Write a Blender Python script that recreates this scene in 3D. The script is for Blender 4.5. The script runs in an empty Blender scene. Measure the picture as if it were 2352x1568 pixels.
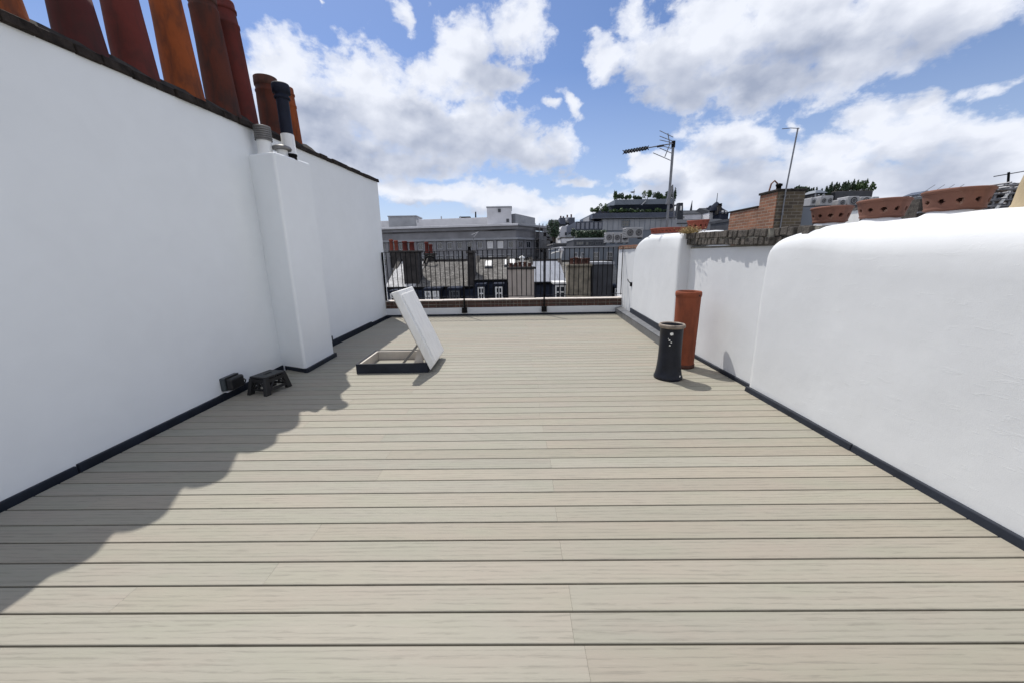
import bpy, bmesh, math, random
from mathutils import Vector, Matrix, noise
random.seed(7)
sc = bpy.context.scene
C = sc.collection
PI = math.pi

# ------------------------------------------------------------------ camera
LENS_PX, IMG_W, IMG_H = 850.0, 2352.0, 1568.0      # measured focal length in units of a 2352 px wide picture
EYE = Vector((0, 0, 1.6))
PITCH, ROLL = math.atan(197/850.0), 0.0155
FWD = Vector((0, math.cos(PITCH), -math.sin(PITCH)))
_r, _u = Vector((1, 0, 0)), Vector((0, math.sin(PITCH), math.cos(PITCH)))
RGT = _r*math.cos(ROLL) - _u*math.sin(ROLL)
UPV = _r*math.sin(ROLL) + _u*math.cos(ROLL)
def ray(x, y):
    return FWD + RGT*((x-1176)/LENS_PX) + UPV*((784-y)/LENS_PX)
def W(x, y, Y):                                     # survey sighting: the point of the plane Y seen at x, y
    d = ray(x, y); return EYE + d*(Y/d.y)
def WX(x, y, X):
    d = ray(x, y); return EYE + d*(X/d.x)
cam_d = bpy.data.cameras.new('camera'); cam = bpy.data.objects.new('camera', cam_d); C.objects.link(cam)
cam_d.sensor_width = 36; cam_d.lens = 36*LENS_PX/IMG_W; cam_d.clip_start = 0.05; cam_d.clip_end = 6000
m = Matrix((RGT, UPV, -FWD)).transposed().to_4x4(); m.translation = EYE
cam.matrix_world = m
sc.camera = cam

# ------------------------------------------------------------------ materials
def newmat(name):
    mt = bpy.data.materials.new(name); mt.use_nodes = True
    nt = mt.node_tree; b = nt.nodes['Principled BSDF']
    return mt, nt, b
def N(nt, t, **kw):
    n = nt.nodes.new(t)
    for k, v in kw.items(): setattr(n, k, v)
    return n
def val(nt, sock, v):
    if isinstance(v, (int, float)): sock.default_value = v
    elif isinstance(v, tuple): sock.default_value = v if len(v) == len(sock.default_value) else v + (1,)
    else: nt.links.new(v, sock)
def math_(nt, op, a, b=None, c=None, clamp=False):
    n = N(nt, 'ShaderNodeMath', operation=op); n.use_clamp = clamp
    val(nt, n.inputs[0], a)
    if b is not None: val(nt, n.inputs[1], b)
    if c is not None: val(nt, n.inputs[2], c)
    return n.outputs[0]
def mix_(nt, f, a, b, bt='MIX'):
    n = N(nt, 'ShaderNodeMixRGB', blend_type=bt)
    val(nt, n.inputs[0], f); val(nt, n.inputs[1], a); val(nt, n.inputs[2], b)
    return n.outputs[0]
def ramp_(nt, f, stops):
    n = N(nt, 'ShaderNodeValToRGB'); e = n.color_ramp.elements
    while len(e) < len(stops): e.new(0.5)
    for i, (p, c) in enumerate(stops):
        e[i].position = p; e[i].color = (c, c, c, 1) if isinstance(c, (int, float)) else c + (1,)
    val(nt, n.inputs[0], f); return n.outputs[0]
def coords(nt, scale=(1, 1, 1), rot=(0, 0, 0), src='Object'):
    tc = N(nt, 'ShaderNodeTexCoord'); mp = N(nt, 'ShaderNodeMapping')
    mp.inputs['Scale'].default_value = scale; mp.inputs['Rotation'].default_value = rot
    nt.links.new(tc.outputs[src], mp.inputs[0]); return mp.outputs[0]
def noise_(nt, vec, s, detail=4, rough=0.55, dist=0.0):
    n = N(nt, 'ShaderNodeTexNoise'); nt.links.new(vec, n.inputs['Vector'])
    n.inputs['Scale'].default_value = s; n.inputs['Detail'].default_value = detail
    n.inputs['Roughness'].default_value = rough; n.inputs['Distortion'].default_value = dist
    return n.outputs['Fac']
def bump_(nt, b, h, strength, dist=0.01):
    n = N(nt, 'ShaderNodeBump'); n.inputs['Strength'].default_value = strength
    n.inputs['Distance'].default_value = dist
    nt.links.new(h, n.inputs['Height']); nt.links.new(n.outputs[0], b.inputs['Normal'])
def simple(name, col, rough=0.6, metal=0.0, var=0.25, scale=6.0, bump=0.15, bscale=60.0, bdist=0.004, spec=0.5):
    mt, nt, b = newmat(name); v = coords(nt)
    f = noise_(nt, v, scale, 5)
    dark = tuple(c*(1-var) for c in col); lite = tuple(min(1, c*(1+var)) for c in col)
    nt.links.new(mix_(nt, ramp_(nt, f, [(0.3, 0.0), (0.7, 1.0)]), dark, lite), b.inputs['Base Color'])
    b.inputs['Roughness'].default_value = rough; b.inputs['Metallic'].default_value = metal
    b.inputs['Specular IOR Level'].default_value = spec
    if bump: bump_(nt, b, noise_(nt, v, bscale, 4), bump, bdist)
    return mt
def render_mat(name, col, trowel=0.5, tone=0.05, streak=0.0):
    mt, nt, b = newmat(name); v = coords(nt)
    big = noise_(nt, v, 0.9, 3); mid = noise_(nt, v, 4.0, 4, 0.5, 0.6); fine = noise_(nt, v, 140, 3)
    sw = noise_(nt, coords(nt, (1.0, 2.2, 5.0), (0.5, 0.25, 0.2)), 2.2, 4, 0.5, 1.4)
    f = ramp_(nt, math_(nt, 'MULTIPLY_ADD', mid, 0.45, math_(nt, 'MULTIPLY', big, 0.55)), [(0.32, 0.0), (0.68, 1.0)])
    base = mix_(nt, f, tuple(c*(1-tone) for c in col), col)
    if streak:
        st = noise_(nt, coords(nt, (6, 6, 0.5)), 3.0, 4, 0.6)
        base = mix_(nt, ramp_(nt, st, [(0.55, 0.0), (0.8, streak)]), base, tuple(c*0.72 for c in col))
    nt.links.new(base, b.inputs['Base Color']); b.inputs['Roughness'].default_value = 0.72
    b.inputs['Specular IOR Level'].default_value = 0.3
    mark = ramp_(nt, noise_(nt, coords(nt, (1.0, 1.4, 6.0), (0.35, 0.2, 0.2)), 3.4, 5, 0.62, 1.0), [(0.60, 0.0), (0.66, 1.0), (0.72, 0.0)])
    soft = noise_(nt, v, 2.6, 3, 0.5)
    h = math_(nt, 'ADD', math_(nt, 'MULTIPLY', soft, 0.7*trowel), math_(nt, 'ADD', math_(nt, 'MULTIPLY', fine, 0.035), math_(nt, 'ADD', math_(nt, 'MULTIPLY', sw, 0.07*trowel), math_(nt, 'MULTIPLY', mark, 0.05*trowel))))
    bump_(nt, b, h, 0.5, 0.02); return mt
def terracotta(name, col, soot=0.4, lichen=0.15):
    mt, nt, b = newmat(name); v = coords(nt)
    f = noise_(nt, v, 5, 5, 0.6); s = noise_(nt, coords(nt, (7, 7, 2.2)), 1.3, 5, 0.65, 0.4); l = noise_(nt, v, 14, 5, 0.7)
    rings = noise_(nt, coords(nt, (0.4, 0.4, 26)), 1.0, 3)
    base = mix_(nt, f, tuple(c*0.72 for c in col), tuple(min(1, c*1.2) for c in col))
    base = mix_(nt, ramp_(nt, s, [(0.45, 0.0), (0.68, soot)]), base, (0.03, 0.022, 0.02))
    base = mix_(nt, ramp_(nt, l, [(0.62, 0.0), (0.72, lichen)]), base, (0.42, 0.36, 0.28))
    nt.links.new(base, b.inputs['Base Color']); b.inputs['Roughness'].default_value = 0.8; b.inputs['Specular IOR Level'].default_value = 0.2
    bump_(nt, b, math_(nt, 'ADD', math_(nt, 'MULTIPLY', rings, 0.5), math_(nt, 'MULTIPLY', l, 0.5)), 0.35, 0.006); return mt
def brick_mat(name, c1, c2, mortar, bw=0.22, bh=0.073, axis='x', bump=0.5):
    mt, nt, b = newmat(name)
    rot = {'x': (PI/2, 0, 0), 'y': (PI/2, 0, PI/2)}[axis]
    tc = N(nt, 'ShaderNodeTexCoord'); sp = N(nt, 'ShaderNodeSeparateXYZ'); cb = N(nt, 'ShaderNodeCombineXYZ')
    nt.links.new(tc.outputs['Object'], sp.inputs[0])
    u = math_(nt, 'ADD', sp.outputs[0], sp.outputs[1])
    nt.links.new(u, cb.inputs[0]); nt.links.new(sp.outputs[2], cb.inputs[1])
    br = N(nt, 'ShaderNodeTexBrick'); nt.links.new(cb.outputs[0], br.inputs['Vector'])
    br.inputs['Scale'].default_value = 1.0; br.inputs['Brick Width'].default_value = bw; br.inputs['Row Height'].default_value = bh
    br.inputs['Mortar Size'].default_value = 0.008; br.inputs['Color1'].default_value = c1+(1,); br.inputs['Color2'].default_value = c2+(1,)
    br.inputs['Mortar'].default_value = mortar+(1,); br.inputs['Bias'].default_value = 0.0
    v = coords(nt); f = noise_(nt, v, 3.0, 5, 0.65); g = noise_(nt, v, 20, 4, 0.7)
    base = mix_(nt, ramp_(nt, f, [(0.4, 0.0), (0.75, 0.55)]), br.outputs[0], tuple(c*0.35 for c in c1))
    base = mix_(nt, ramp_(nt, g, [(0.5, 0.0), (0.8, 0.4)]), base, c2)
    nt.links.new(base, b.inputs['Base Color']); b.inputs['Roughness'].default_value = 0.9
    bump_(nt, b, math_(nt, 'SUBTRACT', g, br.outputs['Fac']), bump, 0.01); return mt
def slate_mat(name, c1, c2, w=0.3, h=0.22, lich=0.3):
    mt, nt, b = newmat(name)
    tc = N(nt, 'ShaderNodeTexCoord'); sp = N(nt, 'ShaderNodeSeparateXYZ'); cb = N(nt, 'ShaderNodeCombineXYZ')
    nt.links.new(tc.outputs['Object'], sp.inputs[0])
    nt.links.new(sp.outputs[0], cb.inputs[0])
    nt.links.new(math_(nt, 'ADD', sp.outputs[1], math_(nt, 'MULTIPLY', sp.outputs[2], 0.6)), cb.inputs[1])
    br = N(nt, 'ShaderNodeTexBrick'); nt.links.new(cb.outputs[0], br.inputs['Vector'])
    br.inputs['Scale'].default_value = 1.0; br.inputs['Brick Width'].default_value = w; br.inputs['Row Height'].default_value = h
    br.inputs['Mortar Size'].default_value = 0.01
    br.inputs['Color1'].default_value = c1+(1,); br.inputs['Color2'].default_value = c2+(1,); br.inputs['Mortar'].default_value = tuple(c*0.4 for c in c1)+(1,)
    v = coords(nt); f = noise_(nt, v, 1.4, 6, 0.72)
    g = noise_(nt, v, 5.5, 6, 0.75)
    base = mix_(nt, ramp_(nt, f, [(0.42, 0.0), (0.62, lich)]), br.outputs[0], tuple(c*0.4 for c in c1))
    base = mix_(nt, ramp_(nt, g, [(0.54, 0.0), (0.66, lich)]), base, tuple(min(.7, c*1.75) for c in c1))
    base = mix_(nt, ramp_(nt, g, [(0.34, lich), (0.44, 0.0)]), base, tuple(c*0.35 for c in c1))
    nt.links.new(base, b.inputs['Base Color']); b.inputs['Roughness'].default_value = 0.9; b.inputs['Specular IOR Level'].default_value = 0.12
    bump_(nt, b, br.outputs['Fac'], -0.3, 0.01); return mt
def glass_mat(name, col=(0.02, 0.025, 0.035), rough=0.08):
    mt, nt, b = newmat(name)
    b.inputs['Base Color'].default_value = col+(1,); b.inputs['Roughness'].default_value = rough
    b.inputs['Specular IOR Level'].default_value = 0.8; return mt
def leaf_mat(name, col):
    mt, nt, b = newmat(name)
    ge = N(nt, 'ShaderNodeNewGeometry')
    c = mix_(nt, ge.outputs['Random Per Island'], tuple(x*0.55 for x in col), tuple(x*1.35 for x in col))
    nt.links.new(c, b.inputs['Base Color']); b.inputs['Roughness'].default_value = 0.6
    b.inputs['Subsurface Weight'].default_value = 0.0; return mt

M = {}
M['render_left'] = render_mat('white_render_smooth', (0.845, 0.868, 0.88), 0.22, 0.05)
M['render_right'] = render_mat('white_masonry_paint', (0.67, 0.688, 0.712), 0.7, 0.07)
M['render_dirty'] = render_mat('white_paint_weathered', (0.70, 0.70, 0.68), 0.5, 0.12, 0.35)
M['bitumen'] = simple('dark_flashing', (0.014, 0.018, 0.028), 0.6, spec=0.3, bump=0.25, bscale=30, var=0.35)
M['lead'] = simple('grey_lead', (0.13, 0.135, 0.145), 0.45, 0.3, 0.25, 5, 0.25, 25)
M['coping_tile'] = simple('sooty_tile', (0.024, 0.019, 0.016), 0.9, spec=0.15, var=0.8, scale=9, bump=0.7, bscale=35, bdist=0.012)
M['black_paint'] = simple('black_gloss_paint', (0.005, 0.005, 0.006), 0.6, bump=0.1, spec=0.12)
M['black_plastic'] = simple('black_plastic', (0.012, 0.012, 0.013), 0.42, bump=0.1, bscale=200)
M['grey_plastic'] = simple('dark_grey_plastic', (0.045, 0.055, 0.06), 0.4, bump=0.1)
M['navy_glaze'] = simple('black_glazed_clay', (0.008, 0.010, 0.018), 0.42, bump=0.3, bscale=18, var=0.4, spec=0.3)
M['pipe_dark'] = simple('dark_pipe_paint', (0.010, 0.013, 0.026), 0.6, bump=0.1, spec=0.2)
M['white_paint'] = simple('white_gloss_paint', (0.74, 0.74, 0.72), 0.4, var=0.05, bump=0.1)
M['cream_liner'] = simple('cream_painted_timber', (0.52, 0.48, 0.43), 0.6, var=0.1)
M['zinc'] = simple('grey_zinc', (0.20, 0.195, 0.19), 0.5, 0.5, 0.3, 8)
M['galv'] = simple('galvanised_steel', (0.16, 0.165, 0.18), 0.45, 0.6, 0.2, 10)
M['terra_orange'] = terracotta('terracotta_orange', (0.245, 0.07, 0.036), 0.35, 0.05)
M['terra_warm'] = terracotta('terracotta_warm', (0.26, 0.066, 0.019), 0.6, 0.04)
M['terra_maroon'] = terracotta('terracotta_maroon', (0.125, 0.027, 0.022), 0.5, 0.0)
M['terra_deep'] = terracotta('terracotta_deep', (0.075, 0.019, 0.018), 0.5, 0.0)
M['terra_brown'] = terracotta('terracotta_brown', (0.095, 0.028, 0.018), 0.8, 0.02)
M['terra_sooty'] = terracotta('terracotta_sooty', (0.10, 0.045, 0.035), 0.85, 0.0)
M['terra_bowl'] = terracotta('terracotta_bowl', (0.19, 0.092, 0.068), 0.35, 0.3)
M['terra_red'] = terracotta('terracotta_red', (0.22, 0.06, 0.04), 0.4, 0.3)
M['buff'] = terracotta('buff_clay', (0.42, 0.34, 0.22), 0.15, 0.3)
M['spot'] = simple('white_paint_spot', (0.75, 0.75, 0.73), 0.6, var=0.1)
M['brick_back'] = brick_mat('red_brown_brick', (0.10, 0.045, 0.032), (0.055, 0.032, 0.026), (0.05, 0.04, 0.035))
M['stone_strip'] = simple('pale_mortar', (0.55, 0.5, 0.46), 0.8, var=0.2)
M['brick_dark'] = simple('weathered_brick', (0.07, 0.061, 0.053), 0.95, var=0.6, scale=14, bump=0.8, bscale=60, bdist=0.012)
M['mortar'] = simple('grey_mortar', (0.20, 0.19, 0.165), 0.95, var=0.3, scale=12, bump=0.6)
M['flaunching'] = simple('sooty_mortar_bed', (0.035, 0.031, 0.028), 0.95, spec=0.2, var=0.5, scale=10, bump=0.7, bscale=30)
M['brick_red'] = brick_mat('orange_stock_brick', (0.29, 0.125, 0.07), (0.17, 0.08, 0.05), (0.27, 0.225, 0.175))
M['brick_shaded'] = brick_mat('shaded_sooty_brick', (0.06, 0.047, 0.038), (0.135, 0.105, 0.065), (0.19, 0.17, 0.14))  # soot and the shade of the face turned from the sun, in one colour
M['moss'] = simple('dry_moss', (0.30, 0.22, 0.10), 0.95, var=0.5, scale=25, bump=0.8)
M['plastic_lid'] = None
def lid_mat():
    mt, nt, b = newmat('weathered_white_grp'); v = coords(nt)
    st = noise_(nt, coords(nt, (3.0, 5.0, 1.2), (0.1, 0.4, 0.2)), 3.2, 5, 0.6, 1.2); big = noise_(nt, v, 2.0, 3)
    base = mix_(nt, ramp_(nt, st, [(0.45, 0.0), (0.75, 0.55)]), (0.84, 0.835, 0.81), (0.60, 0.60, 0.60))
    base = mix_(nt, ramp_(nt, big, [(0.4, 0.0), (0.7, 0.3)]), base, (0.78, 0.75, 0.68))
    nt.links.new(base, b.inputs['Base Color']); b.inputs['Roughness'].default_value = 0.45
    bump_(nt, b, st, 0.25, 0.02); return mt
M['plastic_lid'] = lid_mat()
def deck_mat():
    mt, nt, b = newmat('composite_decking')
    ge = N(nt, 'ShaderNodeNewGeometry'); rnd = ge.outputs['Random Per Island']
    tc = N(nt, 'ShaderNodeTexCoord'); off = N(nt, 'ShaderNodeVectorMath', operation='ADD')
    cb = N(nt, 'ShaderNodeCombineXYZ'); nt.links.new(math_(nt, 'MULTIPLY', rnd, 37.0), cb.inputs[0]); nt.links.new(math_(nt, 'MULTIPLY', rnd, 91.0), cb.inputs[2])
    nt.links.new(tc.outputs['Object'], off.inputs[0]); nt.links.new(cb.outputs[0], off.inputs[1])
    def mp(s):
        n = N(nt, 'ShaderNodeMapping'); n.inputs['Scale'].default_value = s; nt.links.new(off.outputs[0], n.inputs[0]); return n.outputs[0]
    fine = noise_(nt, mp((2.6, 75, 1)), 3.0, 5, 0.65, 0.3)
    grain = noise_(nt, mp((1.3, 20, 1)), 2.6, 5, 0.6, 1.6)
    wave = N(nt, 'ShaderNodeTexWave', wave_type='BANDS', bands_direction='Y'); nt.links.new(mp((0.45, 9, 1)), wave.inputs[0])
    wave.inputs['Scale'].default_value = 1.3; wave.inputs['Distortion'].default_value = 7; wave.inputs['Detail'].default_value = 3; wave.inputs['Detail Scale'].default_value = 1.2
    patch = noise_(nt, mp((0.7, 1.5, 1)), 1.2, 3)
    col = ramp_(nt, rnd, [(0.0, (0.284, 0.254, 0.204)), (0.3, (0.286, 0.270, 0.226)), (0.6, (0.284, 0.260, 0.212)), (0.8, (0.299, 0.265, 0.215)), (1.0, (0.273, 0.262, 0.221))])
    col = mix_(nt, ramp_(nt, patch, [(0.35, 0.0), (0.7, 0.5)]), col, (0.262, 0.255, 0.213))
    hue = noise_(nt, mp((1.1, 4.0, 1)), 1.6, 3, 0.5)
    col = mix_(nt, ramp_(nt, hue, [(0.36, 0.35), (0.5, 0.0)]), col, (0.259, 0.261, 0.204))
    col = mix_(nt, ramp_(nt, hue, [(0.52, 0.0), (0.70, 0.35)]), col, (0.296, 0.250, 0.213))
    g = math_(nt, 'ADD', math_(nt, 'MULTIPLY', grain, 0.5), math_(nt, 'ADD', math_(nt, 'MULTIPLY', fine, 0.3), math_(nt, 'MULTIPLY', wave.outputs['Fac'], 0.12)))
    col = mix_(nt, ramp_(nt, g, [(0.34, 0.48), (0.385, 0.24), (0.45, 0.0)]), col, (0.156, 0.146, 0.121))
    col = mix_(nt, ramp_(nt, g, [(0.52, 0.0), (0.68, 0.35)]), col, (0.356, 0.334, 0.280))
    r2 = math_(nt, 'FRACT', math_(nt, 'MULTIPLY', rnd, 57.31)); tone = math_(nt, 'MULTIPLY_ADD', r2, .09, .955)
    cbt = N(nt, 'ShaderNodeCombineXYZ'); [nt.links.new(tone, cbt.inputs[k]) for k in range(3)]
    col = mix_(nt, 1.0, col, cbt.outputs[0], 'MULTIPLY')
    dirt = noise_(nt, tc.outputs['Object'], 26, 6, 0.75); col = mix_(nt, ramp_(nt, dirt, [(0.70, 0.0), (0.80, 0.35)]), col, (0.190, 0.160, 0.114))
    nt.links.new(col, b.inputs['Base Color']); b.inputs['Roughness'].default_value = 0.62; b.inputs['Specular IOR Level'].default_value = 0.3
    bump_(nt, b, g, 0.5, 0.004); return mt
M['deck'] = deck_mat()
M['slate_pale'] = slate_mat('pale_weathered_slate', (0.19, 0.182, 0.172), (0.12, 0.116, 0.112), 0.3, 0.2, 0.85)
M['slate_white'] = slate_mat('white_slate_roof', (0.5, 0.5, 0.51), (0.42, 0.42, 0.43), 0.5, 0.4, 0.6)  # near-white slate colour
M['slate_blue'] = slate_mat('pale_blue_sheet_roof', (0.27, 0.285, 0.325), (0.24, 0.255, 0.295), 0.6, 2.0, 0.12)
M['slate_navy'] = slate_mat('navy_slate', (0.028, 0.035, 0.055), (0.022, 0.026, 0.042), 0.3, 0.2, 0.3)
M['slate_dark'] = slate_mat('dark_slate', (0.06, 0.065, 0.075), (0.045, 0.05, 0.06), 0.3, 0.2, 0.3)
M['stack_dark'] = simple('sooty_render', (0.035, 0.031, 0.03), 0.9, var=0.5, scale=2.5, bump=0.6, bscale=12, bdist=0.03)
M['stack_beige'] = simple('beige_render', (0.40, 0.35, 0.31), 0.85, var=0.12, scale=2, bump=0.3, bscale=15)
M['stack_olive'] = simple('weathered_yellow_brick', (0.20, 0.175, 0.135), 0.9, var=0.45, scale=2.2, bump=0.7, bscale=10, bdist=0.03)
M['charcoal'] = simple('charcoal_cladding', (0.035, 0.037, 0.045), 0.6, var=0.3, scale=2, bump=0.3, bscale=6)
M['stone_far'] = simple('grey_stone', (0.20, 0.20, 0.215), 0.85, var=0.22, scale=0.35, bump=0.4, bscale=2.0, bdist=0.1)
M['stone_pale'] = simple('pale_stone', (0.60, 0.60, 0.63), 0.8, var=0.12, scale=0.5, bump=0.2, bscale=4)
M['stone_mid'] = simple('mid_grey_stone', (0.29, 0.30, 0.325), 0.8, var=0.15, scale=0.6, bump=0.2, bscale=4)
M['blue_grey'] = simple('blue_grey_panel', (0.13, 0.15, 0.18), 0.6, var=0.15, scale=0.8, bump=0.1, bscale=5)
M['blue_dark'] = simple('dark_blue_panel', (0.045, 0.055, 0.085), 0.5, var=0.2, scale=0.8, bump=0.1, bscale=5)
M['ac_grey'] = simple('ac_casing', (0.33, 0.33, 0.34), 0.5, var=0.12, scale=3, bump=0.1)
M['ac_fan'] = simple('ac_fan_dark', (0.05, 0.05, 0.055), 0.5)
M['frame_white'] = simple('white_window_frame', (0.7, 0.7, 0.69), 0.5, var=0.05, bump=0)
M['frame_dark'] = simple('dark_window_frame', (0.05, 0.055, 0.065), 0.5, bump=0)
M['glass'] = glass_mat('window_glass')
M['glass_blue'] = glass_mat('blue_window_glass', (0.06, 0.08, 0.14), 0.12)
M['blind'] = simple('pale_window_blind', (0.6, 0.6, 0.62), 0.7, var=0.1, bump=0)
M['scaffold'] = simple('scaffold_tube', (0.22, 0.22, 0.235), 0.55, 0.4, 0.2, bump=0)
M['board'] = simple('scaffold_board', (0.16, 0.13, 0.11), 0.85)
M['net'] = simple('scaffold_net', (0.13, 0.135, 0.145), 0.9, var=0.2, scale=0.7, bump=0)
M['leaf_dark'] = leaf_mat('dark_leaves', (0.035, 0.065, 0.035))
M['leaf_mid'] = leaf_mat('mid_leaves', (0.06, 0.11, 0.035))
M['bark'] = simple('bark', (0.07, 0.055, 0.04), 0.9)
M['ground'] = simple('street_asphalt', (0.05, 0.05, 0.052), 0.9, var=0.2, scale=0.5)
M['roof_felt'] = simple('grey_roof_felt', (0.12, 0.12, 0.125), 0.9, var=0.3, scale=1.2, bump=0.4, bscale=20)
M['panel'] = glass_mat('solar_panel', (0.01, 0.013, 0.025), 0.2)

# ------------------------------------------------------------------ mesh builder
class MB:
    def __init__(self): self.v = []; self.f = []; self.smooth = []
    def add(self, vs, fs, smooth=False):
        o = len(self.v); self.v += [Vector(p) for p in vs]
        for q in fs: self.f.append([o+i for i in q]); self.smooth.append(smooth)
        return self
    def hexa(self, p):                              # 8 points: bottom ring of 4, top ring of 4 (counter-clockwise)
        return self.add(p, [(3, 2, 1, 0), (4, 5, 6, 7), (0, 1, 5, 4), (1, 2, 6, 5), (2, 3, 7, 6), (3, 0, 4, 7)])
    def box(self, x0, x1, y0, y1, z0, z1):
        return self.hexa([(x0, y0, z0), (x1, y0, z0), (x1, y1, z0), (x0, y1, z0), (x0, y0, z1), (x1, y0, z1), (x1, y1, z1), (x0, y1, z1)])
    def obox(self, c, ax, ay, az):                  # centre and three half-axis vectors
        c, ax, ay, az = Vector(c), Vector(ax), Vector(ay), Vector(az)
        return self.hexa([c-ax-ay-az, c+ax-ay-az, c+ax+ay-az, c-ax+ay-az, c-ax-ay+az, c+ax-ay+az, c+ax+ay+az, c-ax+ay+az])
    def prism(self, foot, z0, z1):                  # footprint polygon [(x, y)]; z1 may be a list
        n = len(foot); zt = z1 if isinstance(z1, (list, tuple)) else [z1]*n
        a = sum(foot[i][0]*foot[(i+1) % n][1]-foot[(i+1) % n][0]*foot[i][1] for i in range(n))
        if a < 0:
            foot = foot[::-1]; zt = list(zt)[::-1]
        vs = [(x, y, z0) for x, y in foot] + [(x, y, z) for (x, y), z in zip(foot, zt)]
        return self.add(vs, [tuple(range(n))[::-1], tuple(range(n, 2*n))] + [(i, (i+1) % n, n+(i+1) % n, n+i) for i in range(n)])
    def tube(self, pts, r, n=8, cap=True):
        pts = [Vector(p) for p in pts]; rr = r if isinstance(r, (list, tuple)) else [r]*len(pts)
        vs = []; prev = None
        for i, p in enumerate(pts):
            t = (pts[min(i+1, len(pts)-1)]-pts[max(i-1, 0)]).normalized()
            a = t.cross(Vector((0, 0, 1))) if prev is None else prev - t*prev.dot(t)
            if a.length < 1e-4: a = t.cross(Vector((0, 1, 0)))
            a.normalize(); prev = a; b = t.cross(a)
            vs += [p + (a*math.cos(2*PI*k/n)+b*math.sin(2*PI*k/n))*rr[i] for k in range(n)]
        fs = [(i*n+k, i*n+(k+1) % n, (i+1)*n+(k+1) % n, (i+1)*n+k) for i in range(len(pts)-1) for k in range(n)]
        self.add(vs, fs, True)
        if cap:
            self.add(vs[:n], [tuple(range(n))[::-1]]); self.add(vs[-n:], [tuple(range(n))])
        return self
    def lathe(self, prof, n=40, c=(0, 0, 0), sag=0.0):
        vs = []
        for r, z in prof:
            for k in range(n):
                a = 2*PI*k/n; q = 1+sag*noise.noise((math.cos(a)*1.3, math.sin(a)*1.3, z*2.0))
                vs.append((c[0]+r*q*math.cos(a), c[1]+r*q*math.sin(a), c[2]+z))
        fs = [(i*n+k, i*n+(k+1) % n, (i+1)*n+(k+1) % n, (i+1)*n+k) for i in range(len(prof)-1) for k in range(n)]
        return self.add(vs, fs, True)
    def disc(self, c, r, n=24, up=True):
        vs = [(c[0]+r*math.cos(2*PI*k/n), c[1]+r*math.sin(2*PI*k/n), c[2]) for k in range(n)]
        return self.add(vs, [tuple(range(n)) if up else tuple(range(n))[::-1]])
    def build(self, name, mat, parent=None, bevel=0.0, seg=2, origin=None, weld=False, sharp=40):
        org = Vector(origin) if origin is not None else (Vector((0, 0, 0)))
        me = bpy.data.meshes.new(name)
        me.from_pydata([p-org for p in self.v], [], self.f)
        for p, s in zip(me.polygons, self.smooth): p.use_smooth = s
        me.materials.append(mat); me.update()
        if weld:
            bm = bmesh.new(); bm.from_mesh(me); bmesh.ops.remove_doubles(bm, verts=bm.verts, dist=1e-5); bm.to_mesh(me); bm.free()
        o = bpy.data.objects.new(name, me); C.objects.link(o)
        if parent is not None:
            o.parent = parent
            if origin is None: pass
        else: o.location = org
        if bevel:
            b = o.modifiers.new('bevel', 'BEVEL'); b.width = bevel; b.segments = seg; b.limit_method = 'ANGLE'; b.angle_limit = math.radians(sharp)
        return o
def tag(o, label=None, cat=None, group=None, kind=None):
    if label: o['label'] = label
    if cat: o['category'] = cat
    if group: o['group'] = group
    if kind: o['kind'] = kind
    return o
class Thing:
    """An Empty at the base of a thing; parts given in world metres are stored relative to it."""
    def __init__(self, name, loc, label, cat, group=None):
        self.o = bpy.data.objects.new(name, None); C.objects.link(self.o); self.o.location = loc
        self.o.empty_display_size = 0.2; self.loc = Vector(loc); tag(self.o, label, cat, group)
    def part(self, name, mb, mat, parent=None, label=None, **kw):
        o = mb.build(name, mat, parent if parent is not None else self.o, origin=self.loc, **kw)
        if label: o['label'] = label
        return o
def children(o): return [c for c in C.objects if c.parent == o]
def copy_tree(o, parent=None):
    c = o.copy(); C.objects.link(c)
    if parent is not None: c.parent = parent
    for ch in children(o): copy_tree(ch, c)
    return c
# ------------------------------------------------------------------ the terrace deck
def build_deck():
    mb = MB(); rng = random.Random(11); pitch = 0.148; gap = 0.0086; yaw = -0.012
    # boards are laid in the deck's own frame, then turned by yaw with it
    def board(x0, x1, y0, y1):
        e = 0.0025; z0, z1 = -0.024, 0.0
        vs = [(x0, y0, z0), (x1, y0, z0), (x1, y1, z0), (x0, y1, z0), (x0, y0, z1-e), (x1, y0, z1-e), (x1, y1, z1-e), (x0, y1, z1-e),
              (x0+.0002, y0+e, z1), (x1-.0002, y0+e, z1), (x1-.0002, y1-e, z1), (x0+.0002, y1-e, z1)]
        mb.add(vs, [(0, 1, 5, 4), (1, 2, 6, 5), (2, 3, 7, 6), (3, 0, 4, 7), (4, 5, 9, 8), (5, 6, 10, 9), (6, 7, 11, 10), (7, 4, 8, 11), (8, 9, 10, 11)])
    known = {0: [0.27], 1: [0.23], 2: [-1.93, 0.245], 3: [-1.3], 4: [0.235], 5: [-1.22], 6: [0.24], 7: [-2.9], 8: [0.25], 9: [-1.05], 10: [0.26], 11: [-1.08]}
    y = 1.092 - 28*pitch; i = -28
    while y < 10.12:
        y1 = min(y+pitch-gap, 10.095)
        js = known.get(i)
        if js is None:
            js = [0.25+rng.uniform(-.02, .02)] if i % 2 == 0 else [rng.choice([-1.25, -2.1, -1.9, 2.1, -1.2])+rng.uniform(-.05, .05)]
        xs = [-3.42] + js + [3.3]
        for a, b in zip(xs[:-1], xs[1:]): board(a+0.0003, b-0.0003, y, y1)
        y += pitch; i += 1
    o = mb.build('deck', M['deck']); o.rotation_euler = (0, 0, yaw); o['kind'] = 'structure'
    s = MB().box(-3.44, 3.5, -3.2, 10.3, -0.5, -0.09); o = s.build('roof_slab', M['black_paint']); o['kind'] = 'structure'
build_deck()

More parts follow.
